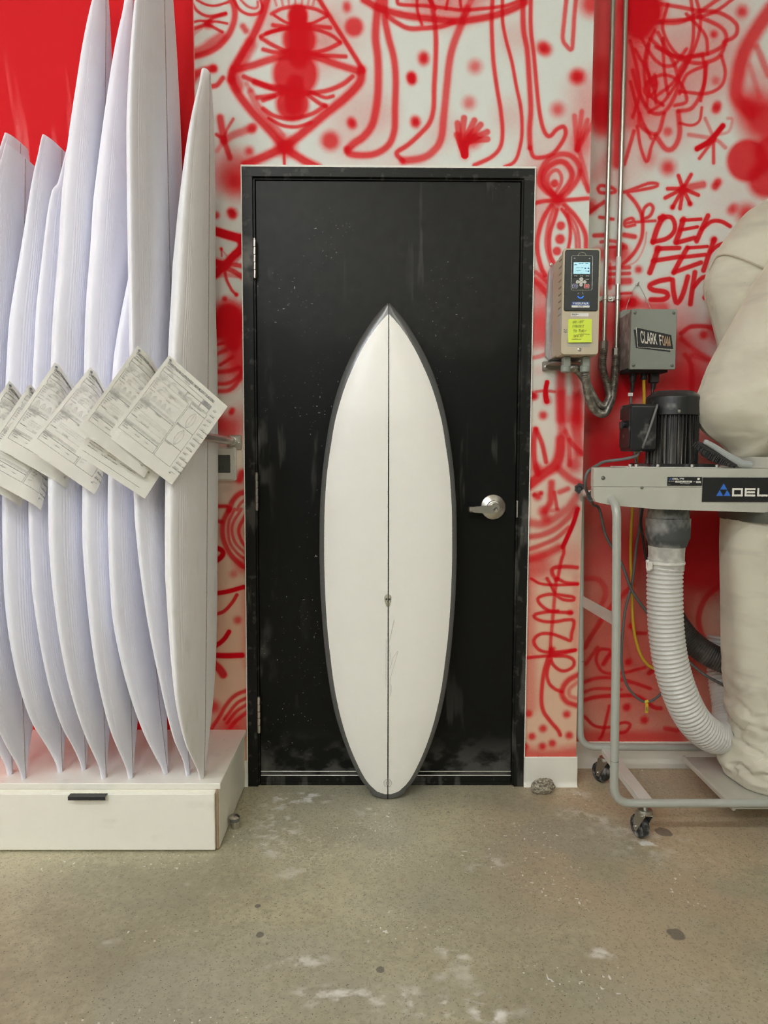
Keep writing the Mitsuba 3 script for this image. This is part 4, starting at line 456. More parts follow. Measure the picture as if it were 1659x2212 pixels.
# ---------------------------------------------------------------- order forms pinned to the blanks
PW, PH = .2159, .2794
def form_print():
    """printing of the form in paper coordinates (x right from the top left corner, y down negative): (ink, pen-grey, shade)"""
    ink, fine, shade = [], [], []
    L = lambda P, w=.0011: ink.extend(ribbon(resample(np.array([a, b], float), .012), w) for a, b in zip(P, P[1:]))
    rect = lambda x0, y0, x1, y1, w=.0007: L([(x0, y0), (x1, y0), (x1, y1), (x0, y1), (x0, y0)], w)
    tx = lambda s, x, y, h=.0030, b=True: ink.append(text(s, h, b, at=(x, y), depth=.00005))
    ink.append(text('CHRISTENSON SURFBOARDS / MOONLIGHT GLASSING', .0072, True, .166, at=(.010, -.0205), depth=.00005))
    tx('ORDER DATE', .012, -.0265, .0026); tx('DATE DUE', .075, -.0265, .0026)
    rect(.010, -.031, .178, -.057); L([(.010, -.044), (.178, -.044)]); L([(.100, -.044), (.100, -.057)]); L([(.148, -.031), (.148, -.057)])
    tx('CUSTOMER NAME', .012, -.0345, .0022); tx('FILE', .102, -.0475, .0022)
    shade.append(box(.150, .178, -.0435, -.0315, 0, .00005)); tx('NOSE TO TAIL', .151, -.0355, .0020); tx('WIDTH  THICK', .151, -.0395, .0018)
    tx('IF FOR SHOP', .012, -.0625, .0026); tx('OR TEAM', .012, -.0665, .0026); rect(.046, -.068, .052, -.062); tx('REPEAT ORDER', .080, -.0625, .0026); tx('PREVIOUS FORM', .080, -.0665, .0026); rect(.110, -.068, .116, -.062)
    rect(.010, -.070, .122, -.138)
    for s, y in (('MODEL', -.0745), ('SIZE', -.0805), ('WIDTH', -.0865), ('TAIL', -.0925), ('LENGTH', -.0985), ('FIN SETUP', -.1075)): tx(s, .013, y, .0024)
    for y in (-.0815, -.0875, -.0995): L([(.030, y), (.115, y)], .0004)
    tx('THICKNESS', .066, -.0865, .0024); tx('NOSE', .066, -.0925, .0024); tx('ROCKER', .066, -.1045, .0024); tx('TAIL SHAPE', .013, -.1355, .0024)
    for k in range(6):
        x = .022+.0165*k
        if k < 5:
            a = np.linspace(0, PI, 12); fine.append(ribbon(np.stack([x-.006*np.cos(a)*(1-.25*np.sin(a)), -.129+.0165*np.sin(a)**.8], 1), .0005)); fine.append(ribbon([(x-.006, -.129), (x+.006, -.129)], .0005)); fine.append(ribbon([(x, -.127), (x, -.113)], .0005))
        else:
            fine.append(ribbon([(x-.006, -.129), (x+.006, -.129), (x+.006, -.115), (x-.006, -.115), (x-.006, -.129)], .0003))
    rect(.010, -.1415, .122, -.211); tx('GLASSING INFO', .012, -.1455, .0028); L([(.010, -.1475), (.122, -.1475)])
    for s, y in (('TINT', -.152), ('OPAQUE', -.158), ('PIN LINE', -.164), ('FABRIC', -.170), ('DECK', -.176), ('TOP', -.182), ('COMMENTS', -.1935)): tx(s, .013, y, .0024)
    for y in (-.171, -.177, -.183, -.197): L([(.030, y), (.118, y)], .0004)
    tx('STANDARD', .022, -.152, .0022); tx('( ) PREMIUM', .062, -.152, .0024)
    rect(.010, -.2145, .122, -.243); tx('FINISH INFO', .012, -.2185, .0028); L([(.010, -.2205), (.122, -.2205)]); tx('SANDED', .013, -.226, .0024); tx('STANDARD', .013, -.232, .0024); tx('( ) POLISH', .052, -.232, .0024); tx('( ) WAX', .086, -.232, .0024)
    rect(.126, -.060, .182, -.243); L([(.126, -.073), (.182, -.073)]); tx('COLOR & GRAPHICS', .128, -.0645, .0026); tx('TOP', .128, -.0775, .0026); L([(.126, -.132), (.182, -.132)]); tx('BOTTOM', .128, -.1365, .0026); L([(.126, -.190), (.182, -.190)]); tx('COMMENTS', .128, -.1945, .0024)
    for yc in (-.103, -.162):
        a = np.linspace(-1, 1, 22); w = .0095*(1-np.abs(a)**2.2)
        for s in (-1, 1): fine.append(ribbon(np.stack([.154+s*w, yc+.025*a], 1), .0005))
        fine.append(ribbon([(.154, yc-.025), (.154, yc+.025)], .0004))
    for k, s in enumerate(('CUT', 'SHAPE', 'COLOR', 'ART', 'LAMINATION', 'HOT COAT', 'LEASH PLUG', 'FIN BOX', 'PIN LINE', 'SAND', 'GLOSS COAT', 'POLISH / W.S.', 'SCRUB / MISC', 'QC')):
        y = -.040-.0167*k; tx(s, .188, y, .0034); fine.append(ribbon([(.190, y+.0062), (.206, y+.0062)], .0006))
    return cat(*ink), cat(*fine), cat(*shade)
INK, FINE, SHADE = form_print()
def scribble(rng, x, y, n, h=.0045):
    P = [(x, y)]
    for k in range(n): x += h*.42; P.append((x, y+rng.uniform(0, h)*(k % 2)+rng.normal(0, h*.12)))
    return ribbon(spline(P, 4), .00055)
def order_form(key, TL, th, f0, f1, h0, rad, label, seed, page=None, pin=True, droop=.0):
    hs = np.linspace(-.25, .30, 240); ph = f0+(f1-f0)*np.clip((hs-h0)/rad, 0, 1)-.25*np.clip((-hs-.10)/.1, 0, 1)
    dx, dy = np.cos(ph)*(hs[1]-hs[0]), np.sin(ph)*(hs[1]-hs[0]); cxs, cys = np.cumsum(dx), np.cumsum(dy); i0 = np.argmin(abs(hs)); cxs -= cxs[i0]; cys -= cys[i0]
    ct, st = math.cos(th), math.sin(th)
    def put(m, lift):
        v = m.vertices; px, py = v[:, 0], v[:, 1]; h = px*ct+py*st; q = -px*st+py*ct
        a = np.interp(h, hs, ph); x = TL[0]+np.interp(h, hs, cxs)+np.sin(a)*lift; y = TL[1]+np.interp(h, hs, cys)-np.cos(a)*lift-droop*np.clip(-q-.12, 0, 1)**2*4
        return trimesh.Trimesh(np.stack([x, y, TL[2]+q], 1), m.faces, process=False)
    g = np.stack(np.meshgrid(np.linspace(0, PW, 26), np.linspace(0, -PH, 32)), -1).reshape(-1, 2); sheet = trimesh.Trimesh(np.c_[g, 0*g[:, :1]], grid_faces(32, 26), process=False)
    t = tag(key, label, 'order form', 'order forms pinned to the blanks')
    add(t+'__sheet', put(sheet, 0), 'paper', smooth=True)
    rng = np.random.default_rng(seed)
    if page is None:
        tag(add(t+'__print', put(cat(INK, FINE), .0004), 'ink', smooth=False), kind='stuff'); add(t+'__shaded_box', put(SHADE, .0003), 'paper_grey', smooth=False)
        sc = [scribble(rng, .030, -.041, 8), scribble(rng, .012, -.053, 12), scribble(rng, .05, -.053, 9), scribble(rng, .110, -.0535, 6), scribble(rng, .038, -.0795, 10), scribble(rng, .030, -.0915, 5, .006), scribble(rng, .030, -.0975, 6, .006), scribble(rng, .084, -.0905, 5), scribble(rng, .022, -.158, 9), scribble(rng, .054, -.2315, 2, .005)]
        sc += hand('5 BOX', .0050, (.050, -.196), .0006, seed=seed) if seed % 2 == 0 else [scribble(rng, .045, -.196, 13, .005)]
        if seed in (2, 4): sc += [scribble(rng, .132, -.203-.008*k, 7-k, .006) for k in range(4)]
        tag(add(t+'__handwriting', put(cat(*sc), .0005), 'pen', smooth=False), kind='stuff')
    else:
        rows = []
        for k in range(26):
            y = -.05-.0078*k; x = .012
            for c in range(3 if k % 5 else 2): w = rng.uniform(.025, .06); rows.append(scribble(rng, x, y, int(w/.0012), .0026)); x += w+.008
        rows += [ribbon(resample([(.01, -.262), (.19, -.262)], .01), .0007), ribbon(resample([(.01, -.03), (.19, -.03)], .01), .0007)]
        tag(add(t+'__print', put(cat(*rows), .0004), 'ink', smooth=False), kind='stuff')
    if pin:
        p = put(trimesh.Trimesh([(.014, -.009, 0)], [[0, 0, 0]], process=False), 0).vertices[0]
        add(t+'__pin', cat(cyl(p+[0, -.006, .002], p+[0, .02, -.004], .0008, 8), cyl(p+[0, -.0085, .0027], p+[0, -.0055, .002], .0028, 12)), 'handle_black')
TH = math.radians(37.5); R_ = math.radians
order_form('order_form', (-.602, -.60, 1.490), TH, R_(37), R_(37), .05, .1, 'printed order form pinned to the blank nearest the door, lying over the next form', 1)
order_form('order_form_001', (-.674, -.64, 1.510), R_(36), R_(42), R_(80), .0, .06, 'order form half covered by the form nearest the door, pinned highest of the row', 2)
order_form('order_form_002', (-.684, -.628, 1.452), R_(35), R_(35), R_(50), .02, .06, 'typed page hanging behind the highest pinned form, only its left lower part showing', 3, page=1, pin=False)
order_form('order_form_003', (-.828, -.57, 1.461), TH, R_(34), R_(86), -.012, .045, 'order form pinned to the fourth blank from the door, its lower corner hanging free', 4)
order_form('order_form_004', (-.925, -.57, 1.473), R_(33), R_(32), R_(86), -.015, .045, 'order form pinned to the fifth blank from the door', 6)
order_form('order_form_005', (-.992, -.58, 1.413), R_(33), R_(32), R_(86), -.02, .04, 'order form second from the left photo edge, only its left strip free', 4)
order_form('order_form_006', (-1.048, -.58, 1.421), R_(33), R_(32), R_(86), -.02, .04, 'order form cut off by the left photo edge', 8)

# ---------------------------------------------------------------- rack peg, thermostat, door stop, stone
pg = tag('rack_peg', 'chrome rack peg in a clear sleeve on a wall plate left of the door', 'peg')
add(pg+'__plate', rbox(-.566, -.520, .004, YW, 1.238, 1.290, .004), 'galv'); PY = 1.268
add(pg+'__screw', ylathe([(0, 0), (.0042, 0), (.004, .0022), (0, .003)], (-.530, .004, 1.262), 16), 'zinc')
add(pg+'__bar', cat(cyl((-.552, .004, PY), (-.552, -.50, PY+.006), .0105, 20, b=.001), cyl((-.552, .004, PY), (-.552, -.03, PY), .0165, 20, b=.003)), 'chrome')
sl = resample([(-.552, -.03, PY), (-.552, -.47, PY+.006)], .012); add(pg+'__clear_sleeve', tube(sl, .0135+.0009*np.sin(np.arange(len(sl))*2.3), 18), 'tube_clear', 'wrinkled clear sleeve')
tm = tag('thermostat', 'white wall thermostat with a grey display below the rack peg', 'thermostat')
add(tm+'__case', cat(rbox(-.668, -.538, -.004, YW, 1.128, 1.247, .006), rbox(-.664, -.542, -.011, -.003, 1.132, 1.243, .006)), 'thermo_white')
add(tm+'__screen', rbox(-.632, -.557, -.0125, -.010, 1.156, 1.219, .002), 'thermo_screen')
seg7 = {'7': 'abc', '1': 'bc'}; sg = {'a': (0, 2, 1, 2), 'b': (1, 2, 1, 1), 'c': (1, 1, 1, 0)}; dg = []
for ch, x in (('7', -.604), ('1', -.592)):
    for c in seg7[ch]: a = sg[c]; dg.append(ribbon([(x+.008*a[0], 1.165+.009*a[1]), (x+.008*a[2], 1.165+.009*a[3])], .0022))
add(tm+'__digits', wallup(cat(*dg), 0, -.0128, 0), 'thermo_digit', smooth=False); add(tm+'__lettering', wallup(text('- - - - -', .0022, True, .026, at=(-.632, 1.231)), 0, -.0112, 0), 'key_black', smooth=False)
dsx = (-.497, -.30); tilt = np.array([.04, .0, 1.0])
dp = tag('door_stop', 'small steel cylinder door stop with rubber ring on the floor beside the cabinet', 'door stop')
M = np.eye(4); M[0, 2], M[1, 2] = -.10, -.05; M[:3, 3] = (dsx[0], dsx[1], 0)
for nm, pr, ma in (('base', [(0, 0), (.0135, 0), (.0145, .002), (.0150, .024), (0, .024)], 'steel'), ('rubber_ring', [(.010, .0241), (.0168, .0241), (.0172, .035), (.010, .035)], 'cable_grey'), ('cap', [(0, .0352), (.0178, .0352), (.0182, .038), (.0145, .042), (.006, .0455), (0, .046)], 'steel')):
    q = lathe(pr, 28); q.apply_transform(M); add(dp+'__'+nm, q, ma)
st = trimesh.creation.icosphere(4); v = st.vertices*[.043, .028, .030]; v *= (1+.22*(meshkit.fbm(st.vertices*1.6+4, 4, 3)-.5)*2)[:, None]+(.05*(meshkit.fbm(st.vertices*7, 3, 8)-.5))[:, None]; v[:, 2] = np.maximum(v[:, 2], -.021); v[:, 2] -= v[:, 2].min()
v[:, 0] += .018*(v[:, 2]/.05-.5)*.4; add('stone', trimesh.Trimesh(v+[.571, -.045, .0003], st.faces), 'granite', 'rough speckled granite stone on the floor in front of the white cove base', 'stone', smooth=True)

# ---------------------------------------------------------------- motor drive on the wall strip, its note, pipes and conduits
md = tag('motor_drive', 'beige motor drive with black keypad panel and lit display mounted on the wall strip', 'motor drive')
DX0, DX1, DF, DZ0, DZ1 = .558, .681, -.220, 1.548, 1.884
add(md+'__heat_sink', cat(box(.566, .676, -.062, YW-.004, 1.555, 1.875, .002), *[box(.5655, .568, -.060+.011*k, -.055+.011*k, 1.56, 1.87) for k in range(6)], extr([(.562, 1.86), (.566, 1.875), (.566, 1.56), (.556, 1.57), (.556, 1.74)], -.012, YW-.004)), 'heat_sink', smooth=False)
body = cat(box(.566, .677, -.150, -.062, 1.555, 1.876, .003), extr([(.562, 1.548), (.679, 1.548), (.679, 1.872), (.671, 1.882), (.572, 1.882), (.562, 1.872)], -.205, -.148))
add(md+'__body', body, 'beige', smooth=False)
for k in range(9): add(md+'__vent_slot', box(.5605, .5625, -.198, -.158, 1.855-.022*k, 1.860-.022*k, .0008), 'beige_dark', smooth=False)
add(md+'__front_cover', rbox(DX0+.001, DX1-.001, DF, -.203, DZ0, DZ1, .010, 4), 'beige', smooth=30)
add(md+'__rating_label', box(.5612, .5622, -.190, -.160, 1.62, 1.70), 'paper_grey', smooth=False)
kp = add(md+'__keypad_panel', rbox(.5645, .6735, DF-.004, DF+.002, 1.686, 1.878, .006, 4), 'panel_black', smooth=30)
KY = DF-.0046
def outline(x0, x1, z0, z1, w, y, r=.004):
    P = []
    for cx_, cz_, a0 in ((x1-r, z1-r, 0), (x0+r, z1-r, 90), (x0+r, z0+r, 180), (x1-r, z0+r, 270)): P += [(cx_+r*math.cos(R_(a0+30*k)), cz_+r*math.sin(R_(a0+30*k))) for k in range(4)]
    return tube(np.array([(a, y, b) for a, b in P+P[:2]]), w/2, 6)
add(kp+'__border_line', cat(outline(.5855, .6530, 1.7515, 1.8595, .0014, KY), tube(np.array([(.6185+.0125*math.cos(a), KY, 1.8595+.0105*math.sin(a)) for a in np.linspace(0, PI, 16)]), .0008, 6)), 'silver_line')
scr = add(kp+'__display', box(.5920, .6448, KY-.0008, KY+.001, 1.8025, 1.8390), 'thermo_screen', smooth=False)
scene[scr]['emitter'] = {'type': 'area', 'radiance': {'type': 'rgb', 'value': [.40, .73, .80]}}
rng = np.random.default_rng(3)
ln = [ribbon([(.594, 1.831), (.602, 1.831)], .0028)]+[ribbon([(a, b), (a+w, b)], .0012) for a, b, w in ((.609, 1.8345, .006), (.618, 1.8345, .005), (.630, 1.8345, .008), (.600, 1.822, .012), (.616, 1.822, .007), (.600, 1.813, .015), (.597, 1.818, .002), (.597, 1.809, .002), (.604, 1.809, .002), (.615, 1.805, .003))]+[ribbon([(a, b), (a+.005, b)], .004) for a, b in ((.627, 1.820), (.637, 1.820), (.637, 1.811))]+[ribbon([(.632, 1.809), (.632, 1.814)], .0014)]
add(kp+'__display_text', wallup(cat(*ln), 0, KY-.001, 0), 'brand_blue', smooth=False)
for k in range(3): b = add(kp+'__key', rbox(.5915+.0185*k, .6075+.0185*k, KY-.0016, KY, 1.7925, 1.7995, .001), 'key_black'); add(b+'__legend', wallup(text('F%d' % (k+1), .0026, True, .008, at=(.5955+.0185*k, 1.7945)), 0, KY-.0017, 0), 'label_white', smooth=False)
b = add(kp+'__key', rbox(.6295, .6435, KY-.0016, KY, 1.7815, 1.7880, .001), 'key_black'); add(b+'__legend', wallup(text('LO/RE', .0022, True, .009, at=(.632, 1.7838)), 0, KY-.0017, 0), 'label_white', smooth=False)
for cx_, cz_, r in ((.6175, 1.7858, .0065), (.6055, 1.7770, .0055), (.6290, 1.7770, .0055), (.6170, 1.7678, .0055), (.6172, 1.7768, .0068)):
    b = add(kp+'__key', ylathe([(0, 0), (r, 0), (r, .0012), (r-.0008, .0018), (0, .0018)], (cx_, KY, cz_), 24), 'key_silver'); s = r*.4
    add(b+'__legend', wallup(ribbon([(cx_-s, cz_-.3*s), (cx_, cz_+.6*s), (cx_+s, cz_-.3*s)], .0008), 0, KY-.0020, 0), 'key_black', smooth=False)
def pill(x0, x1, z0, z1, pt): m_ = (z0+z1)/2; return [(x0, z0), (x1-.003, z0), (x1 if pt else x1-.001, m_), (x1-.003, z1), (x0, z1), (x0-(0 if pt else .001), m_)]
for x0, x1, ma, s, pt in ((.5905, .6065, 'key_blue', 'RUN', 1), (.6285, .6445, 'key_red', 'STOP', 0)):
    add(kp+'__key_ring', extr(pill(x0-.0012, x1+.0012, 1.7575, 1.7705, pt), KY-.0010, KY), 'silver_line', smooth=False); b = add(kp+'__key', extr(pill(x0, x1, 1.7587, 1.7693, pt), KY-.0018, KY), ma, smooth=False)
    add(b+'__legend', wallup(text(s, .0030, True, .009, at=(x0+.0035, 1.7625)), 0, KY-.0019, 0), 'label_white', smooth=False)
arc = lambda c, r, a0, a1: np.array([(c[0]+r*math.cos(R_(a)), KY, c[1]+r*math.sin(R_(a))) for a in np.linspace(a0, a1, 18)])
RC = (.6166, 1.7355)
rg = add(kp+'__status_ring', tube(arc(RC, .0092, 195, 345), .0017, 8), 'brand_blue', 'glowing blue status arc'); scene[rg]['emitter'] = {'type': 'area', 'radiance': {'type': 'rgb', 'value': [.03, .20, 1.0]}}
add(kp+'__ring_line', cat(tube(arc(RC, .0092, 20, 65), .0007, 6), tube(arc(RC, .0092, 120, 160), .0007, 6)), 'silver_line')
add(kp+'__indicator', box(.592, .5965, KY-.0004, KY, 1.8505, 1.8520), 'label_white', smooth=False); add(kp+'__indicator', box(.6405, .6445, KY-.0004, KY, 1.8505, 1.8520), 'label_white', smooth=False)
lb = add(kp+'__name_plate', box(.5885, .6462, KY-.0006, KY, 1.7035, 1.7150), 'brand_blue', smooth=False); add(lb+'__lettering', wallup(text('YASKAWA', .0072, True, .051, at=(.5918, 1.7058)), 0, KY-.0007, 0), 'logo_white', smooth=False)
lb = add(kp+'__model_strip', box(.5883, .6462, KY-.0006, KY, 1.6965, 1.7032), 'label_white', smooth=False); add(lb+'__lettering', wallup(text('FP605', .0034, True, .017, at=(.6085, 1.6982)), 0, KY-.0007, 0), 'screw_dark', smooth=False)
lb = add(md+'__serial_label', box(.5875, .6450, DF-.0006, DF+.001, 1.6695, 1.6800), 'label_white', smooth=False); add(lb+'__lettering', wallup(cat(*[ribbon([(.590, z), (.590+w, z)], .0012) for z, w in ((1.6775, .018), (1.6750, .024), (1.6725, .016))]), 0, DF-.0009, 0), 'screw_dark', smooth=False)
add(md+'__warning_mark', wallup(cat(*[ribbon([(.5665+a, 1.6195+b), (.5665+a+.0035, 1.6195+b)], .0028) for a, b in ((0, 0), (.007, 0), (.0035, .0035), (0, .007), (.007, .007), (.0035, -.002))]), 0, DF-.0006, 0), 'screw_dark', smooth=False)
add(md+'__tape', box(.5785, .6525, DF-.0007, DF+.001, 1.5730, 1.5870), 'tape', smooth=False)
add(md+'__screw', ylathe([(0, 0), (.0058, 0), (.0055, .0025), (.003, .0035), (.0028, .002), (0, .002)], (.6180, DF, 1.5640), 20), 'zinc')
add(md+'__mounting_bracket', cat(box(.548, .690, -.010, YW-.003, 1.522, 1.552, .001), box(.556, .690, -.10, YW-.004, 1.536, 1.540)), 'dull_metal', smooth=False)
add(md+'__bracket_screw', ylathe([(0, 0), (.006, 0), (.005, .003), (0, .004)], (.556, -.010, 1.533), 14), 'zinc'); add(md+'__bracket_screw', ylathe([(0, 0), (.006, 0), (.005, .003), (0, .004)], (.571, .000, 1.888), 14), 'zinc')
for x in (.588, .652): add(md+'__cable_gland', cat(box(x-.011, x+.013, -.185, -.150, 1.512, 1.548, .004), cyl((x, -.168, 1.520), (x, -.168, 1.496), .0165, 18, b=.003)), 'box_grey')
sn = tag('sticky_note', 'bright yellow handwritten sticky note on the beige motor drive', 'sticky note')
g = np.stack(np.meshgrid(np.linspace(0, .0765, 12), np.linspace(0, -.0755, 12)), -1).reshape(-1, 2)
def note(x, y): return np.stack([.5795+x, DF-.0014-.006*np.clip((-y-.035)/.04, 0, 1)**2, 1.6605+y+.001*x/.07], 1)
add(sn+'__sheet', trimesh.Trimesh(note(g[:, 0], g[:, 1]), grid_faces(12, 12), process=False), 'note_yellow', smooth=True)
hw_ = hand('DO NOT', .0078, (.0155, -.0135), .0011, seed=1)+hand('FORGET', .0078, (.0145, -.0275), .0011, seed=2)+hand('TO TURN', .0082, (.0165, -.0425), .0012, seed=3)+hand('OFF!!!', .0082, (.0175, -.0590), .0012, seed=4)+[ribbon([(.036, -.0485), (.052, -.0478), (.071, -.0495)], .0013), ribbon([(.012, -.0645), (.028, -.0642), (.043, -.0655)], .0013)]
v = cat(*hw_); P_ = note(v.vertices[:, 0]*.98, v.vertices[:, 1]); P_[:, 1] -= .0006; tag(add(sn+'__handwriting', trimesh.Trimesh(P_, v.faces, process=False), 'ink', smooth=False), kind='stuff')
flex = [[(.806, .150, 1.625), (.803, .14, 1.551), (.814, .115, 1.484), (.812, .08, 1.433), (.783, .05, 1.399), (.750, .02, 1.410), (.715, -.02, 1.445), (.672, -.08, 1.490), (.628, -.14, 1.512), (.590, -.168, 1.508)],
        [(.855, .150, 1.598), (.846, .13, 1.530), (.832, .10, 1.463), (.815, .07, 1.417), (.780, .03, 1.372), (.735, -.01, 1.380), (.700, -.06, 1.415), (.672, -.12, 1.462), (.658, -.155, 1.490), (.652, -.168, 1.506)]]
for k, (x, z0, lab) in enumerate(((.8085, 1.628, 'left one of the two galvanized conduit pipes on the recessed wall'), (.855, 1.602, 'right one of the two galvanized conduit pipes on the recessed wall'))):
    t = tag('conduit_pipe'+('_001' if k else ''), lab, 'pipe', 'galvanized conduit pipes'); r = .0088
    add(t+'__pipe', cyl((x, YR-.024, z0-.01), (x, YR-.024, CEIL), r, 20), 'galv'); add(t+'__coupling', cat(cyl((x, YR-.024, z0-.012), (x, YR-.024, z0+.020), .0155, 8, b=.001), cyl((x, YR-.024, z0-.022), (x, YR-.024, z0-.010), .0135, 20)), 'dull_metal', smooth=30)
    if k: add(t+'__sticker', cat(tube([(x, YR-.024, 1.855), (x, YR-.024, 1.955)], .0092, 20)), 'label_white')
    s = tag('pipe_strap'+('_001' if k else ''), 'steel strap clamp on the %s conduit pipe' % ('right' if k else 'left'), 'strap', 'conduit straps')
    z = 1.806; add(s+'__band', cyl((x, YR-.024, z-.009), (x, YR-.024, z+.009), .0112, 20, b=.001), 'zinc'); add(s+'__tab', cat(box(x-.030, x-.008, YR-.006, YR-.001, z-.010, z+.010, .001), box(x-.012, x-.008, YR-.024, YR-.001, z-.008, z+.008)), 'zinc', smooth=False); add(s+'__screw', ylathe([(0, 0), (.0055, 0), (.0045, .003), (0, .004)], (x-.021, YR-.006, z), 12), 'galv')
    f = tag('flexible_conduit'+('_001' if k else ''), ('longer flexible metal conduit hanging in front, reaching the right gland of the drive' if k else 'flexible metal conduit looping to the left gland of the motor drive'), 'conduit', 'flexible conduits under the motor drive')
    fp = np.array(flex[k]); fp[0, 0] = x; fp[0, 1] = YR-.024; add(f, ribbed(spline(fp, 10), .0115, .0078, .0030, 16, 4), 'flex_metal')
    labels[f].setdefault('category', 'conduit')

# ---------------------------------------------------------------- grey electrical box with sticker
eb = tag('electrical_box', 'grey metal electrical box with a black foam maker sticker hanging on the recessed wall', 'electrical box')
EF = .020
def quad(c, m):
    """maps unit-square lettering onto a quad in x, z (corners: lower left, lower right, upper right, upper left) on the plane y = EF"""
    v = m.vertices; u, w = v[:, :1], v[:, 1:2]; c = np.array(c); P = (1-u)*(1-w)*c[0]+u*(1-w)*c[1]+u*w*c[2]+(1-u)*w*c[3]
    return trimesh.Trimesh(np.stack([P[:, 0], EF-.0009-v[:, 2], P[:, 1]], 1), m.faces, process=False)
add(eb+'__case', box(.868, 1.020, EF+.014, YR-.012, 1.535, 1.736, .003), 'box_side', smooth=False)
add(eb+'__lid', cat(rbox(.864, 1.027, EF, EF+.014, 1.529, 1.741, .005), box(.866, 1.025, EF+.012, EF+.020, 1.531, 1.739)), 'box_grey', smooth=30)
for x in (.877, 1.015):
    for z in (1.727, 1.543): add(eb+'__lid_screw', cat(ylathe([(0, 0), (.0055, 0), (.005, .0022), (0, .003)], (x, EF, z), 16), box(x-.004, x+.004, EF-.0034, EF-.0026, z-.0006, z+.0006)), 'screw_dark')
add(eb+'__mounting_tab', cat(rbox(.875, .945, YR-.014, YR-.009, 1.70, 1.765, .010), rbox(.868, .900, YR-.014, YR-.009, 1.71, 1.762, .012)), 'box_grey', smooth=30)
sq = [(0, 0), (1, 0), (1, 1), (0, 1)]; SQ = poly2(sq); SQ.vertices[:, 2] = 0
C0 = [(.891, 1.609), (1.0165, 1.601), (1.008, 1.650), (.884, 1.675)]
stk = add(eb+'__sticker', cat(quad(C0, SQ), quad([(.884, 1.604), (.890, 1.6045), (.8820, 1.668), (.8735, 1.6685)], SQ), quad([(.884, 1.604), (1.007, 1.5905), (1.0065, 1.5955), (.885, 1.609)], SQ)), 'logo_black', 'black parallelogram sticker with foam maker lettering', smooth=False)
def lay(s, u0, u1, w0, w1): m = text(s, 1.0, True, 1.0, depth=.0005); m.apply_scale((u1-u0, w1-w0, 1)); m.apply_translation((u0, w0, 0)); return quad(C0, m)
add(stk+'__lettering', cat(lay('CLARK', .09, .56, .22, .86), lay('F', .635, .70, .20, .84)), 'letter_cream', smooth=False); add(stk+'__lettering', lay('OAM', .715, .945, .19, .83), 'letter_brown', smooth=False)
add(stk+'__border_line', cat(quad(C0, ribbon([(-.012, 1.02), (-.012, -.03), (1.0, -.06)], .022))), 'letter_cream', smooth=False)
add(eb+'__cable_gland', cat(box(.868, 1.012, EF+.03, YR-.03, 1.522, 1.537, .002), cyl((.942, .095, 1.500), (.942, .095, 1.524), .012, 16, b=.002), *[cyl((x, .095, 1.512), (x, .095, 1.524), .012, 16, b=.002) for x in (.902, .977)]), 'rubber_black')
hwire = tag('hanging_wire', 'thin wire holding the grey electrical box from a hook in the wall', 'wire')
add(hwire+'__wire', cat(tube(spline([(.890, YR-.016, 1.757), (.897, YR-.012, 1.79), (.918, YR-.008, 1.838), (.934, YR-.008, 1.859), (.950, YR-.008, 1.838), (.975, YR-.010, 1.79), (.992, YR-.02, 1.744)], 6), .0009, 6), *[tube([(x, YR-.011, z), (x+dx_, YR-.010, z+.014)], .0018, 8) for x, z, dx_ in ((.8975, 1.790, .006), (.972, 1.792, -.006))]), 'galv')
add(hwire+'__hook', cat(ylathe([(0, 0), (.006, 0), (.005, .004), (0, .006)], (.934, YR-.002, 1.860), 14), tube(spline([(.934, YR-.004, 1.86), (.934, YR-.016, 1.858), (.935, YR-.018, 1.866)], 5), .0016, 6)), 'zinc')
def cord(key, P, r, ma, label, n=10): return add(key, tube(spline(P, 8), r, n), ma, label, 'cord')
t = tag('power_cord', 'black power cord with left plug, looping low behind the cart and carrying a yellow tag', 'cord', None)
add(t+'__cable', tube(spline([(.902, .10, 1.50), (.900, .105, 1.416), (.915, .10, 1.263), (.943, .09, 1.024), (.932, .09, .885), (.919, .09, .745), (.896, .09, .640), (.888, .09, .498), (.894, .09, .409), (.922, .09, .338), (.981, .09, .291), (1.039, .09, .320), (1.10, .10, .41), (1.16, .12, .50)], 8), .0048, 10), 'cable_grey')
add(t+'__plug', cat(cyl((.902, .097, 1.528), (.902, .098, 1.490), .0145, 16, .0105, b=.002), cyl((.902, .098, 1.491), (.902, .10, 1.455), .008, 14, .0055)), 'cable_black'); add(t+'__white_tag', box(.885, .903, .093, .0945, 1.440, 1.452), 'label_white', smooth=False)
tg = add(t+'__yellow_tag', cat(box(.9815, .9925, .083, .0842, .250, .287, .0004), cyl((.980, .09, .289), (.994, .09, .294), .0062, 12)), 'tag_yellow', smooth=False); lt = text('120V', .0055, True, .018); lt.vertices = np.stack([-lt.vertices[:, 1], lt.vertices[:, 0], lt.vertices[:, 2]], 1); add(tg+'__lettering', wallup(lt, .9895, .0828, .257), 'ink', smooth=False)
t = tag('power_cord_001', 'black power cord from the right plug under the grey electrical box', 'cord')
add(t+'__cable', tube(spline([(.978, .10, 1.505), (.972, .09, 1.414), (.957, .07, 1.196), (.941, .06, 1.043), (.935, .06, .975), (.947, .06, .906), (.960, .06, .834), (.99, .07, .76)], 8), .0045, 10), 'cable_black'); add(t+'__plug', cat(box(.963, .995, .082, .112, 1.487, 1.530, .004), cyl((.979, .097, 1.488), (.978, .098, 1.465), .0105, 14, .007)), 'cable_black')
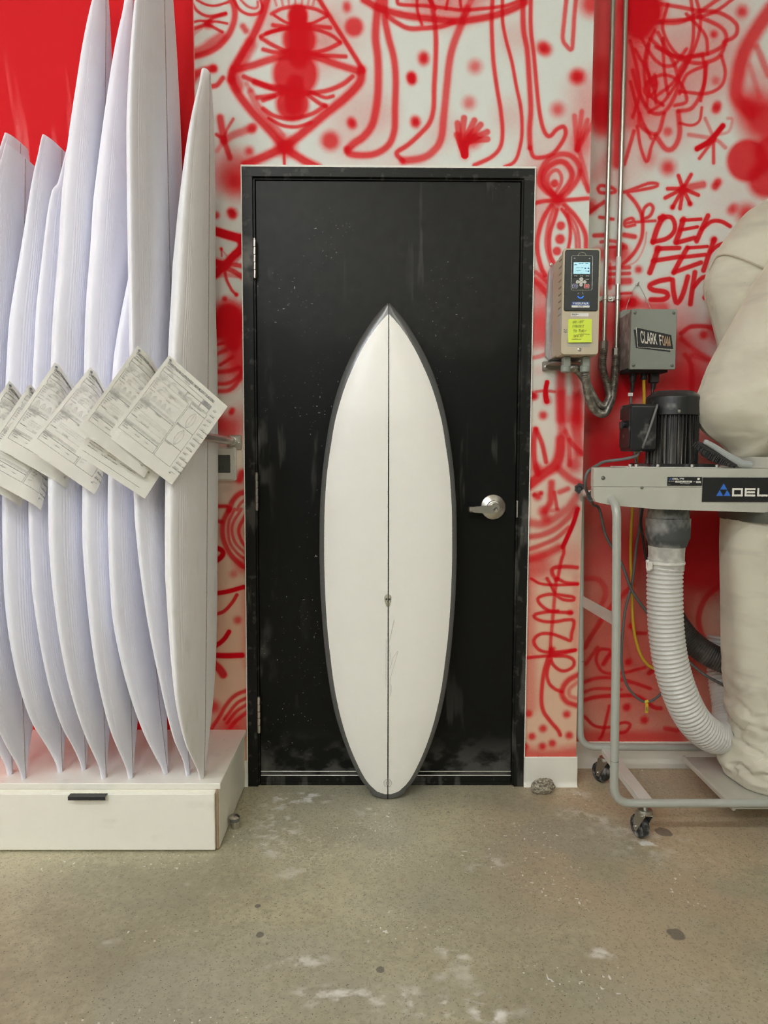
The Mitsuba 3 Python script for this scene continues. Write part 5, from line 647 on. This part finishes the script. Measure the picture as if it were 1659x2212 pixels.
cord('yellow_cord', [(.942, .095, 1.50), (.950, .11, 1.40), (.938, .12, 1.264), (.923, .12, 1.021), (.921, .12, .846), (.929, .12, .740), (.937, .12, .598), (.954, .12, .509), (.982, .12, .446), (1.024, .12, .410), (1.12, .125, .37)], .0056, 'cable_yellow', 'yellow power cord hanging down the recessed wall behind the cart')
cord('grey_cord', [(.824, -.215, 1.236), (.815, -.212, 1.221), (.775, -.20, 1.210), (.720, -.19, 1.202), (.692, -.20, 1.190), (.652, -.225, 1.165), (.654, -.20, 1.12), (.70, -.10, 1.07), (.740, 0, 1.045), (.783, .07, 1.024), (.815, .08, .921), (.870, .08, .831), (.916, .08, .721), (.974, .08, .639), (1.052, .07, .537), (1.149, .02, .435), (1.233, .00, .385), (1.33, .0, .325)], .0052, 'cable_grey', 'grey cord from the motor switch box drooping behind the cart')

# ---------------------------------------------------------------- dust collector
dc = tag('dust_collector', 'grey wheeled dust collector with motor, two canvas bags and tube frame', 'dust collector')
TR = .0132; TX, TY, BYK, TZ = .711, -.385, .030, .124
ft = bend([(.700, -.165, 1.084), (.700, TY, 1.084), (TX, TY, .6), (.7165, TY, TZ), (1.75, TY, TZ)], .055); add(dc+'__front_frame', tube(resample(ft, .012), TR, 18), 'tube_grey')
rt_ = bend([(.700, -.045, 1.090), (.7015, BYK, 1.090), (.711, BYK, .6), (.722, BYK, .140), (1.75, BYK, .134)], .055); add(dc+'__rear_frame', tube(resample(rt_, .012), TR, 18), 'tube_grey')
for y, x, z in ((TY, .7152, .262), (BYK, .7165, .465)): add(dc+'__tube_joint', cyl((x, y, z), (x, y, z+.0012), TR+.0004, 18), 'screw_dark')
add(dc+'__side_brace', cat(extr([(-.385+.008, .686), (.030, .672), (.030, .711), (-.385+.008, .727)], 0, .004)), 'tube_grey', smooth=False)
m = scene.pop(dc+'__side_brace'); q = extr([(-.377, .688), (.022, .672), (.022, .711), (-.377, .727)], 0, .004); v = q.vertices; add(dc+'__side_brace', fix(trimesh.Trimesh(np.stack([.712+v[:, 1], v[:, 0], v[:, 2]], 1), q.faces)), 'tube_grey', smooth=False)
add(dc+'__cross_bar', cat(box(.801, .842, TY+.004, BYK-.004, .128, .136, .002), box(.801, .805, TY+.006, BYK-.006, .112, .130, .001)), 'machine_pale', smooth=False)
add(dc+'__base_plate', cat(box(1.100, 1.75, TY+.010, BYK-.010, .098, .106, .002), box(1.100, 1.112, TY+.010, BYK-.010, .092, .112, .003)), 'machine_grey', smooth=False)
def caster(x, y, ang):
    ax = np.array([math.cos(ang), math.sin(ang), 0]); fwd = np.array([-math.sin(ang), math.cos(ang), 0]); c = np.array([x, y, 0])+fwd*-.022+[0, 0, .0375]; o = np.array([x, y, 0])
    k = add(dc+'__caster', cat(lathe([(0, .112), (.008, .112), (.008, .104), (.0225, .102), (.0245, .096), (.0235, .090), (.021, .088), (0, .088)], 28, (x, y, 0))), 'zinc')
    M = np.eye(4); M[:3, 0], M[:3, 1], M[:3, 2], M[:3, 3] = fwd, [0, 0, 1], ax, c
    fk = []
    for s in (-1, 1):
        q = poly_plate([(-.006, -.014), (.006, -.014), (.010, -.006), (.044, .050), (.044, .056), (.000, .056), (-.010, .006)], .0028); q.apply_transform(M); q.apply_translation(ax*s*.0165-ax*.0014); fk.append(q)
    fk.append(box(x-.021, x+.021, y-.021, y+.021, .0865, .0905, .002)); add(k+'__fork', cat(*fk), 'zinc', smooth=False)
    w = lathe([(0, -.013), (.012, -.0135), (.014, -.010), (.028, -.010), (.031, -.0125), (.0355, -.011), (.0372, -.006), (.0372, .006), (.0355, .011), (.031, .0125), (.028, .010), (.014, .010), (.012, .0135), (0, .013)], 36); w.apply_transform(M); add(k+'__wheel', w, 'rubber_dusty')
    add(k+'__axle', cyl(c-ax*.0225, c+ax*.0225, .0058, 14, b=.001), 'zinc')
def poly_plate(P, t):
    from shapely.geometry import Polygon
    return trimesh.creation.extrude_polygon(Polygon(P), t, engine='earcut')
dusty('rubber_dusty', (.016, .017, .018), (.45, .44, .42), .6, 55, .5, thr=.58)
caster(.818, TY+.004, R_(197)); caster(.818, BYK-.004, R_(207)); caster(1.70, TY+.004, R_(190)); caster(1.70, BYK-.004, R_(190))
HY0, HY1 = -.330, .010
def housing(prof, plan0):
    """front profile extruded back, the left end following the rounded plan of the blower"""
    plan = np.array([(0, HY0), (.004, HY0+.04), (.020, HY0+.10), (.048, HY0+.17), (.090, HY0+.235), (.150, HY0+.29), (.24, HY1)]); ys_ = np.linspace(HY0, HY1, 26); off = np.interp(ys_, plan[:, 1], plan[:, 0]); pr = np.array(prof, float); V = []
    for y, o in zip(ys_, off):
        q = pr.copy(); q[:, 0] = np.maximum(q[:, 0], 0)+o*np.clip((1.2-q[:, 0])/.55, 0, 1); V.append(np.c_[q[:, 0], np.full(len(q), y), q[:, 1]])
    n = len(pr); V = np.vstack(V); F = grid_faces(len(ys_), n, True); from shapely.geometry import Polygon
    cap, cf = trimesh.creation.triangulate_polygon(Polygon(pr), engine='earcut'); 
    idx = np.array([int(np.argmin(np.linalg.norm(pr-c, axis=1))) for c in cap]); cf = idx[cf]
    m = trimesh.Trimesh(V, np.vstack([F, cf, cf[:, ::-1]+(len(ys_)-1)*n]), process=False); m.fix_normals(); return m
add(dc+'__blower_housing', housing([(.644, 1.1235), (.644, 1.092), (.652, 1.076), (.70, 1.066), (.846, 1.054), (1.196, 1.044), (1.78, 1.044), (1.78, 1.1235)], 0), 'machine_grey', smooth=25)
add(dc+'__housing_cover', housing([(.6425, 1.180), (.6425, 1.1245), (1.782, 1.1245), (1.782, 1.180), (1.778, 1.183), (.6455, 1.183)], 0), 'machine_grey', smooth=25)
add(dc+'__housing_bolt', ylathe([(0, 0), (.006, 0), (.0055, .003), (.003, .005), (0, .0055)], (.672, HY0-.0018, 1.152), 14), 'screw_dark'); add(dc+'__housing_bolt', ylathe([(0, 0), (.0045, 0), (.004, .003), (0, .004)], (.795, HY0-.001, 1.1215), 12), 'screw_dark')
for (x, y, z), s in (((.692, -.155, 1.083), 1.0), ((.692, -.005, 1.104), .95)):
    a = np.linspace(0, 2*PI, 28, endpoint=False); rr = .0175+.0022*np.cos(7*a); pr = poly_plate(np.stack([rr*np.cos(a), rr*np.sin(a)], 1), .016); v = pr.vertices; th_ = R_(60)
    kn = np.stack([x+v[:, 2]*-math.cos(th_)+v[:, 0]*math.sin(th_), y-v[:, 2]*math.sin(th_)-v[:, 0]*math.cos(th_), z+v[:, 1]], 1)*1.0
    add(dc+'__clamp_knob', cat(fix(trimesh.Trimesh(kn, pr.faces)), cyl((x, y, z), (x-.018*math.cos(th_), y-.018*math.sin(th_), z), .010, 14, b=.002)), 'motor_black', smooth=40)
add(dc+'__clamp_collar', cat(cyl((.700, -.16, 1.086), (.700, -.045, 1.092), .0105, 16), cyl((.700, -.145, 1.086), (.700, -.10, 1.089), .0150, 18, b=.003)), 'pink_white')
MC = (.945, -.180)
mo = dc+'__motor'
fins = [cyl((*MC, 1.19), (*MC, 1.36), .068, 36)]
for k in range(40):
    a = 2*PI*k/40; b = box(.066, .0825, -.0013, .0013, 1.194, 1.357); b.apply_transform(trimesh.transformations.rotation_matrix(a, (0, 0, 1))); b.apply_translation((*MC, 0)); fins.append(b)
mo = add(mo, cat(*fins), 'fin_black', 'black ribbed motor standing on the housing', smooth=False)
add(mo+'__fan_cover', lathe([(0, 1.434), (.055, 1.4345), (.066, 1.431), (.084, 1.416), (.0865, 1.410), (.0865, 1.355), (.083, 1.353), (0, 1.353)], 44, (*MC, 0)), 'motor_black')
add(mo+'__cover_screw', ylathe([(0, 0), (.0055, 0), (.005, .003), (0, .0035)], (.930, MC[1]-.0855, 1.364), 12), 'galv')
add(mo+'__foot_flange', cat(rbox(.838, 1.046, -.29, -.075, 1.1835, 1.196, .012, 3, 'z')), 'motor_black', smooth=30)
sb_ = add(mo+'__switch_box', cat(rbox(.786, .868, -.245, -.135, 1.236, 1.389, .012, 3, 'x'), rbox(.781, .790, -.238, -.142, 1.246, 1.380, .010, 3, 'x')), 'motor_black', smooth=30)
add(sb_+'__toggle', cat(cyl((.782, -.20, 1.325), (.768, -.202, 1.324), .012, 14, b=.002), box(.762, .772, -.212, -.192, 1.308, 1.336, .003)), 'motor_black'); add(sb_+'__toggle_mark', box(.760, .7665, -.209, -.197, 1.332, 1.338, .001), 'key_red', smooth=False)
add(sb_+'__cable_clip', tube(spline([(.868, -.243, 1.385), (.862, -.251, 1.372), (.845, -.251, 1.315), (.828, -.249, 1.262), (.824, -.232, 1.236)], 6), .0042, 10), 'cable_grey')
pl = add(dc+'__motor_plate', rbox(.760, 1.135, -.30, -.10, 1.183, 1.1865, .02, 3, 'z'), 'machine_pale', smooth=30)
for x, y in ((.770, -.290), (.790, -.29), (.856, -.297), (.965, -.297), (1.045, -.295), (1.095, -.290), (1.120, -.280)): add(pl+'__bolt', cyl((x, y, 1.1865), (x, y, 1.1945), .0068, 6), 'zinc', smooth=False)
ln_ = box(.985, 1.80, HY0-.0035, HY0-.0015, 1.078, 1.1545); lg = add(dc+'__logo_panel', ln_, 'logo_black', 'long black panel with blue triangles and white lettering', smooth=False)
LY_ = HY0-.0037
def tri(x, z, w, h): return [(x, z), (x+w, z), (x+w/2, z+h)]
tx0, tz0, tw, thh = 1.0285, 1.0965, .0455, .0395
for P in (tri(tx0, tz0, tw*.485, thh*.48), tri(tx0+tw*.515, tz0, tw*.485, thh*.48), tri(tx0+tw*.2575, tz0+thh*.52, tw*.485, thh*.48)): add(lg+'__triangle', wallup(poly2(P), 0, LY_, 0), 'logo_blue', smooth=False)
def wide(s, x, z, h, w, g, lw):
    """square wide letters"""
    out = []
    for ch in s:
        P = {'D': [[(0, 0), (1, 0), (1, 1), (0, 1), (0, 0)]], 'E': [[(1, 0), (0, 0), (0, 1), (1, 1)], [(0, .5), (.95, .5)]], 'L': [[(0, 1), (0, 0), (1, 0)]], 'T': [[(-.1, 1), (1.1, 1)], [(.5, 1), (.5, 0)]], 'A': [[(0, 0), (0, 1), (1, 1), (1, 0)], [(0, .42), (1, .42)]]}[ch]
        for st_ in P:
            for a, b in zip(st_, st_[1:]):
                a, b = np.array(a)*[w, h]+[x, z], np.array(b)*[w, h]+[x, z]; d = (b-a)/np.linalg.norm(b-a)*lw/2; out.append(ribbon([a-d, b+d], lw))
        x += w+g
    return cat(*out)
add(lg+'__lettering', wallup(wide('DELTA', 1.0815, 1.0985, .0200, .0275, .0120, .0062), 0, LY_-.0004, 0), 'logo_white', smooth=False)
np_ = add(dc+'__name_plate', box(.874, .983, HY0-.0030, HY0-.0015, 1.1285, 1.1560, .0006), 'logo_black', 'small black rating plate', smooth=False)
add(np_+'__triangle', wallup(cat(*[poly2(P) for P in (tri(.8795, 1.1465, .0045, .0035), tri(.8845, 1.1465, .0045, .0035), tri(.882, 1.1503, .0045, .0035))]), 0, HY0-.0031, 0), 'logo_blue', smooth=False)
add(np_+'__lettering', wallup(cat(wide('DELTA', .8905, 1.1475, .0042, .0052, .0022, .0013), text('PART NUMBER', .0017, True, .019, at=(.877, 1.1415)), text('TYPE', .0017, True, .007, at=(.955, 1.1400)), box(.8985, .951, 1.1385, 1.1440, 0, .0003), box(.964, .979, 1.1370, 1.1430, 0, .0003), text('MADE TO ORDER', .0013, True, .030, at=(.914, 1.1345)), text('NO. 1', .0014, True, .008, at=(.877, 1.1315)), poly2([(.9715+.0045*math.cos(a), 1.1500+.0035*math.sin(a)) for a in np.linspace(0, 2*PI, 16, endpoint=False)])), 0, HY0-.0031, 0), 'logo_white', smooth=False)
add(np_+'__serial_text', wallup(cat(text('0040 66 22 2088', .0020, True, .042, at=(.903, 1.1403)), text('SX4', .0022, True, .008, at=(.967, 1.1390))), 0, HY0-.0036, 0), 'ink', smooth=False)
BX, BY = 1.405, -.175
add(dc+'__lower_bag_ring', lathe([(.268, 1.046), (.268, 1.028), (.266, 1.010), (.262, 1.008), (.25, 1.02), (.25, 1.046)], 64, (BX, BY, 0)), 'screw_dark')
add(dc+'__upper_bag_ring', lathe([(.258, 1.183), (.268, 1.184), (.268, 1.216), (.262, 1.219), (.25, 1.217)], 64, (BX, BY, 0)), 'machine_grey')
# lower bag: hanging canvas with creases near its foot
def lower_bag():
    zs = np.linspace(.108, 1.012, 130); rz = np.interp(zs, [.108, .118, .15, .19, .225, .26, .34, .45, .75, .92, 1.03], [.214, .226, .238, .243, .222, .212, .226, .238, .256, .266, .266]); N = 150; a = np.arange(N)*2*PI/N
    A, Z = np.meshgrid(a, zs); r = np.repeat(rz[:, None], N, 1); P = np.stack([np.cos(A)*2.6, np.sin(A)*2.6, Z*9], -1)
    fold = np.clip(1-(Z-.15)/.40, 0, 1)*np.clip((Z-.11)/.05, 0, 1); d = (meshkit.fbm(P+[0, 0, 1.3*np.sin(A*2+.6)[..., None][..., 0].mean()], 4, 3)-.5)
    sag = np.sin((Z*62+1.6*np.cos(A*3+1)+2.2*np.sin(A+.5)))*.5; cr = 1-abs(2*meshkit.fbm(P*[.8, .8, 1.6]+5, 3, 21)-1); r = r+fold*(.016*sag+.034*d-.045*np.clip(cr-.78, 0, 1)/.22*.5)+.010*(meshkit.fbm(P*[.9, .9, .25], 3, 9)-.5)+.004*np.sin(A*9+Z*3)*(1-fold)
    V = np.stack([BX+r*np.cos(A), BY+.86*r*np.sin(A), Z], -1).reshape(-1, 3); F = grid_faces(len(zs), N, True); F = np.vstack([F, [[(k+1) % N, k, len(V)] for k in range(N)]]); return trimesh.Trimesh(np.vstack([V, [[BX, BY, .107]]]), F, process=False)
lbg = lower_bag(); lbg.fix_normals(); add(dc+'__lower_bag', lbg, 'canvas', 'cream canvas lower dust bag standing on the base plate', smooth=True)
def puffy(P, y0, dep, seed, amp, cxz, rings=44, pw=2.6):
    B = resample(np.vstack([spline(P, 8, True)]), .012)[:-1]; N = len(B); s = np.linspace(0, 1, rings)**.85; s = s[1:]; c = np.array(cxz); V = []
    for sg in (-1, 1):
        for q in (s if sg < 0 else s[::-1]):
            p = c+(B-c)*q; y = y0+sg*dep*(1-q**pw)**.55*np.ones(N); V.append(np.c_[p[:, 0], y, p[:, 1]])
    V = np.array(V); R, _ = V.shape[:2]; V = V.reshape(-1, 3); d = meshkit.fbm(V*[6, 6, 5], 4, seed)-.5; V[:, 1] += np.sign(V[:, 1]-y0)*0+amp*d*np.where(V[:, 1] < y0, 1, -1); F = grid_faces(R, N, True); M_ = len(V)
    F = np.vstack([F, [[(k+1) % N, k, M_] for k in range(N)], [[M_-N+k, M_-N+(k+1) % N, M_+1] for k in range(N)]]); m_ = trimesh.Trimesh(np.vstack([V, [[c[0], y0-dep, c[1]], [c[0], y0+dep, c[1]]]]), F, process=False); m_.fix_normals(); return m_
LOBE = [(1.150, 1.205), (1.132, 1.232), (1.103, 1.256), (1.066, 1.276), (1.032, 1.304), (1.006, 1.353), (1.002, 1.401), (1.019, 1.433), (1.056, 1.525), (1.097, 1.605), (1.156, 1.717), (1.210, 1.819), (1.30, 1.93), (1.45, 1.98), (1.62, 1.90), (1.73, 1.70), (1.78, 1.48), (1.74, 1.32), (1.66, 1.22), (1.50, 1.200), (1.30, 1.200)]
FLAP = [(1.20, 1.50), (1.154, 1.622), (1.139, 1.674), (1.124, 1.720), (1.108, 1.770), (1.099, 1.802), (1.105, 1.843), (1.130, 1.910), (1.165, 1.971), (1.221, 2.045), (1.262, 2.078), (1.37, 2.13), (1.52, 2.12), (1.64, 2.03), (1.70, 1.88), (1.66, 1.66), (1.50, 1.50), (1.35, 1.46)]
ub = add(dc+'__upper_bag', cat(puffy(LOBE, -.215, .225, 4, .085, (1.38, 1.50)), puffy(FLAP, -.03, .125, 7, .03, (1.38, 1.80))), 'canvas', 'cream canvas upper dust bag slumped over itself', smooth=True)
def onflap(P): 
    c = np.array([1.38, 1.80]); out = []
    from shapely.geometry import Polygon, LineString
    pol = Polygon(spline(FLAP, 8, True))
    for p in P:
        d = np.array(p)-c; L_ = LineString([c, c+d/np.linalg.norm(d)*2]).intersection(pol.exterior); e = np.array(L_.coords[0] if L_.geom_type == 'Point' else L_.geoms[0].coords[0]); q = np.linalg.norm(d)/np.linalg.norm(e-c); q = min(q, .999); out.append((p[0], -.03-.125*(1-q**2.6)**.55-.012, p[1]))
    return np.array(out)
add(ub+'__seam', cat(tube(resample(onflap(spline([(1.103, 1.862), (1.131, 1.906), (1.180, 1.880), (1.230, 1.848), (1.27, 1.83)], 6)), .01), .0028, 6)), 'stitch')
add(ub+'__loose_thread', cat(tube(spline([(1.099, -.045, 1.795), (1.094, -.05, 1.782), (1.098, -.045, 1.77), (1.094, -.05, 1.755)], 5), .0012, 5), tube(spline([(1.113, -.045, 1.752), (1.120, -.05, 1.735), (1.121, -.05, 1.722)], 5), .0012, 5)), 'stitch')
PX, PY_ = .925, -.22
add(dc+'__inlet_port', cat(cyl((PX, PY_, 1.016), (PX, PY_, 1.056), .0655, 36), lathe([(.066, 1.019), (.0705, 1.017), (.0705, .955), (.066, .944), (.060, .924), (.058, .924)], 40, (PX, PY_, 0))), 'pvc_grey')
add(dc+'__port_pipe', cat(lathe([(.0585, .926), (.0570, .90), (.0575, .845), (.05, .845)], 36, (PX-.002, PY_, 0))), 'pvc_dusty')
hose = tag('dust_hose', 'white ribbed dust hose hanging in a loop under the blower', 'hose')
hpth = spline([(.922, -.22, .880), (.920, -.22, .82), (.923, -.22, .737), (.932, -.22, .628), (.953, -.22, .517), (.994, -.215, .406), (1.050, -.195, .318), (1.130, -.15, .252), (1.205, -.085, .235), (1.255, -.01, .285), (1.265, .050, .370), (1.268, .088, .46), (1.275, .100, .54)], 14)
hq = resample(hpth, .0145/5); k = np.arange(len(hq)); add(hose+'__tube', tube(hq, .0545+.0042*np.array([1.0, .7, 0, 0, .7])[k % 5], 36), 'hose_white')
add(hose+'__clamp', cat(cyl((.9215, -.22, .866), (.9215, -.22, .874), .0612, 36, b=.001), box(.848, .864, -.262, -.238, .850, .876, .003), cyl((.851, -.258, .846), (.853, -.240, .880), .006, 10, b=.001)), 'plug_white')
add('black_hose', ribbed(spline([(1.02, .110, .92), (1.03, .100, .79), (1.055, .080, .655), (1.105, .045, .560), (1.180, .008, .497), (1.275, -.02, .468), (1.40, -.03, .47)], 14), .043, .0085, .0028, 26, 4), 'hose_black', 'black ribbed hose curving behind the white one into the canvas bag', 'hose')
vt = tag('brush_nozzle', 'grey vacuum nozzle with black bristles lying beside the motor', 'nozzle')
na, nb, ncc = np.array([.992, -.315, 1.268]), np.array([1.062, -.318, 1.2255]), np.array([1.112, -.32, 1.1965])
add(vt+'__handle', cat(tube(resample(spline([na, (na+nb)/2+[0, 0, .002], nb, (nb+ncc)/2, ncc], 6), .004), np.interp(np.linspace(0, 1, len(resample(spline([na, (na+nb)/2+[0, 0, .002], nb, (nb+ncc)/2, ncc], 6), .004))), [0, .03, .5, .8, 1], [.006, .0085, .0105, .0125, .0125]), 20), cyl(ncc+[-.004, 0, .0015], ncc+[.030, -.002, -.0035], .0125, 22, .0118, b=.002)), 'brush_grey')
br = []
rng = np.random.default_rng(8)
for k in range(150):
    t_ = k/149; p = np.array([.968, -.312, 1.266])*(1-t_)+np.array([1.092, -.318, 1.196])*t_+[0, rng.uniform(-.008, .008), 0]; L_ = .016+.012*math.sin(PI*min(1, t_*1.1)); e = p+np.array([-.52, 0, -.85])*L_+[rng.normal(0, .001), 0, 0]
    if e[2] < 1.1875: e[2] = 1.1875
    br.append(tube(np.array([p, e]), .0015, 4))
add(vt+'__bristles', cat(tube([(.968, -.312, 1.263), (1.094, -.318, 1.192)], .009, 12), *br), 'rubber_black', smooth=False)
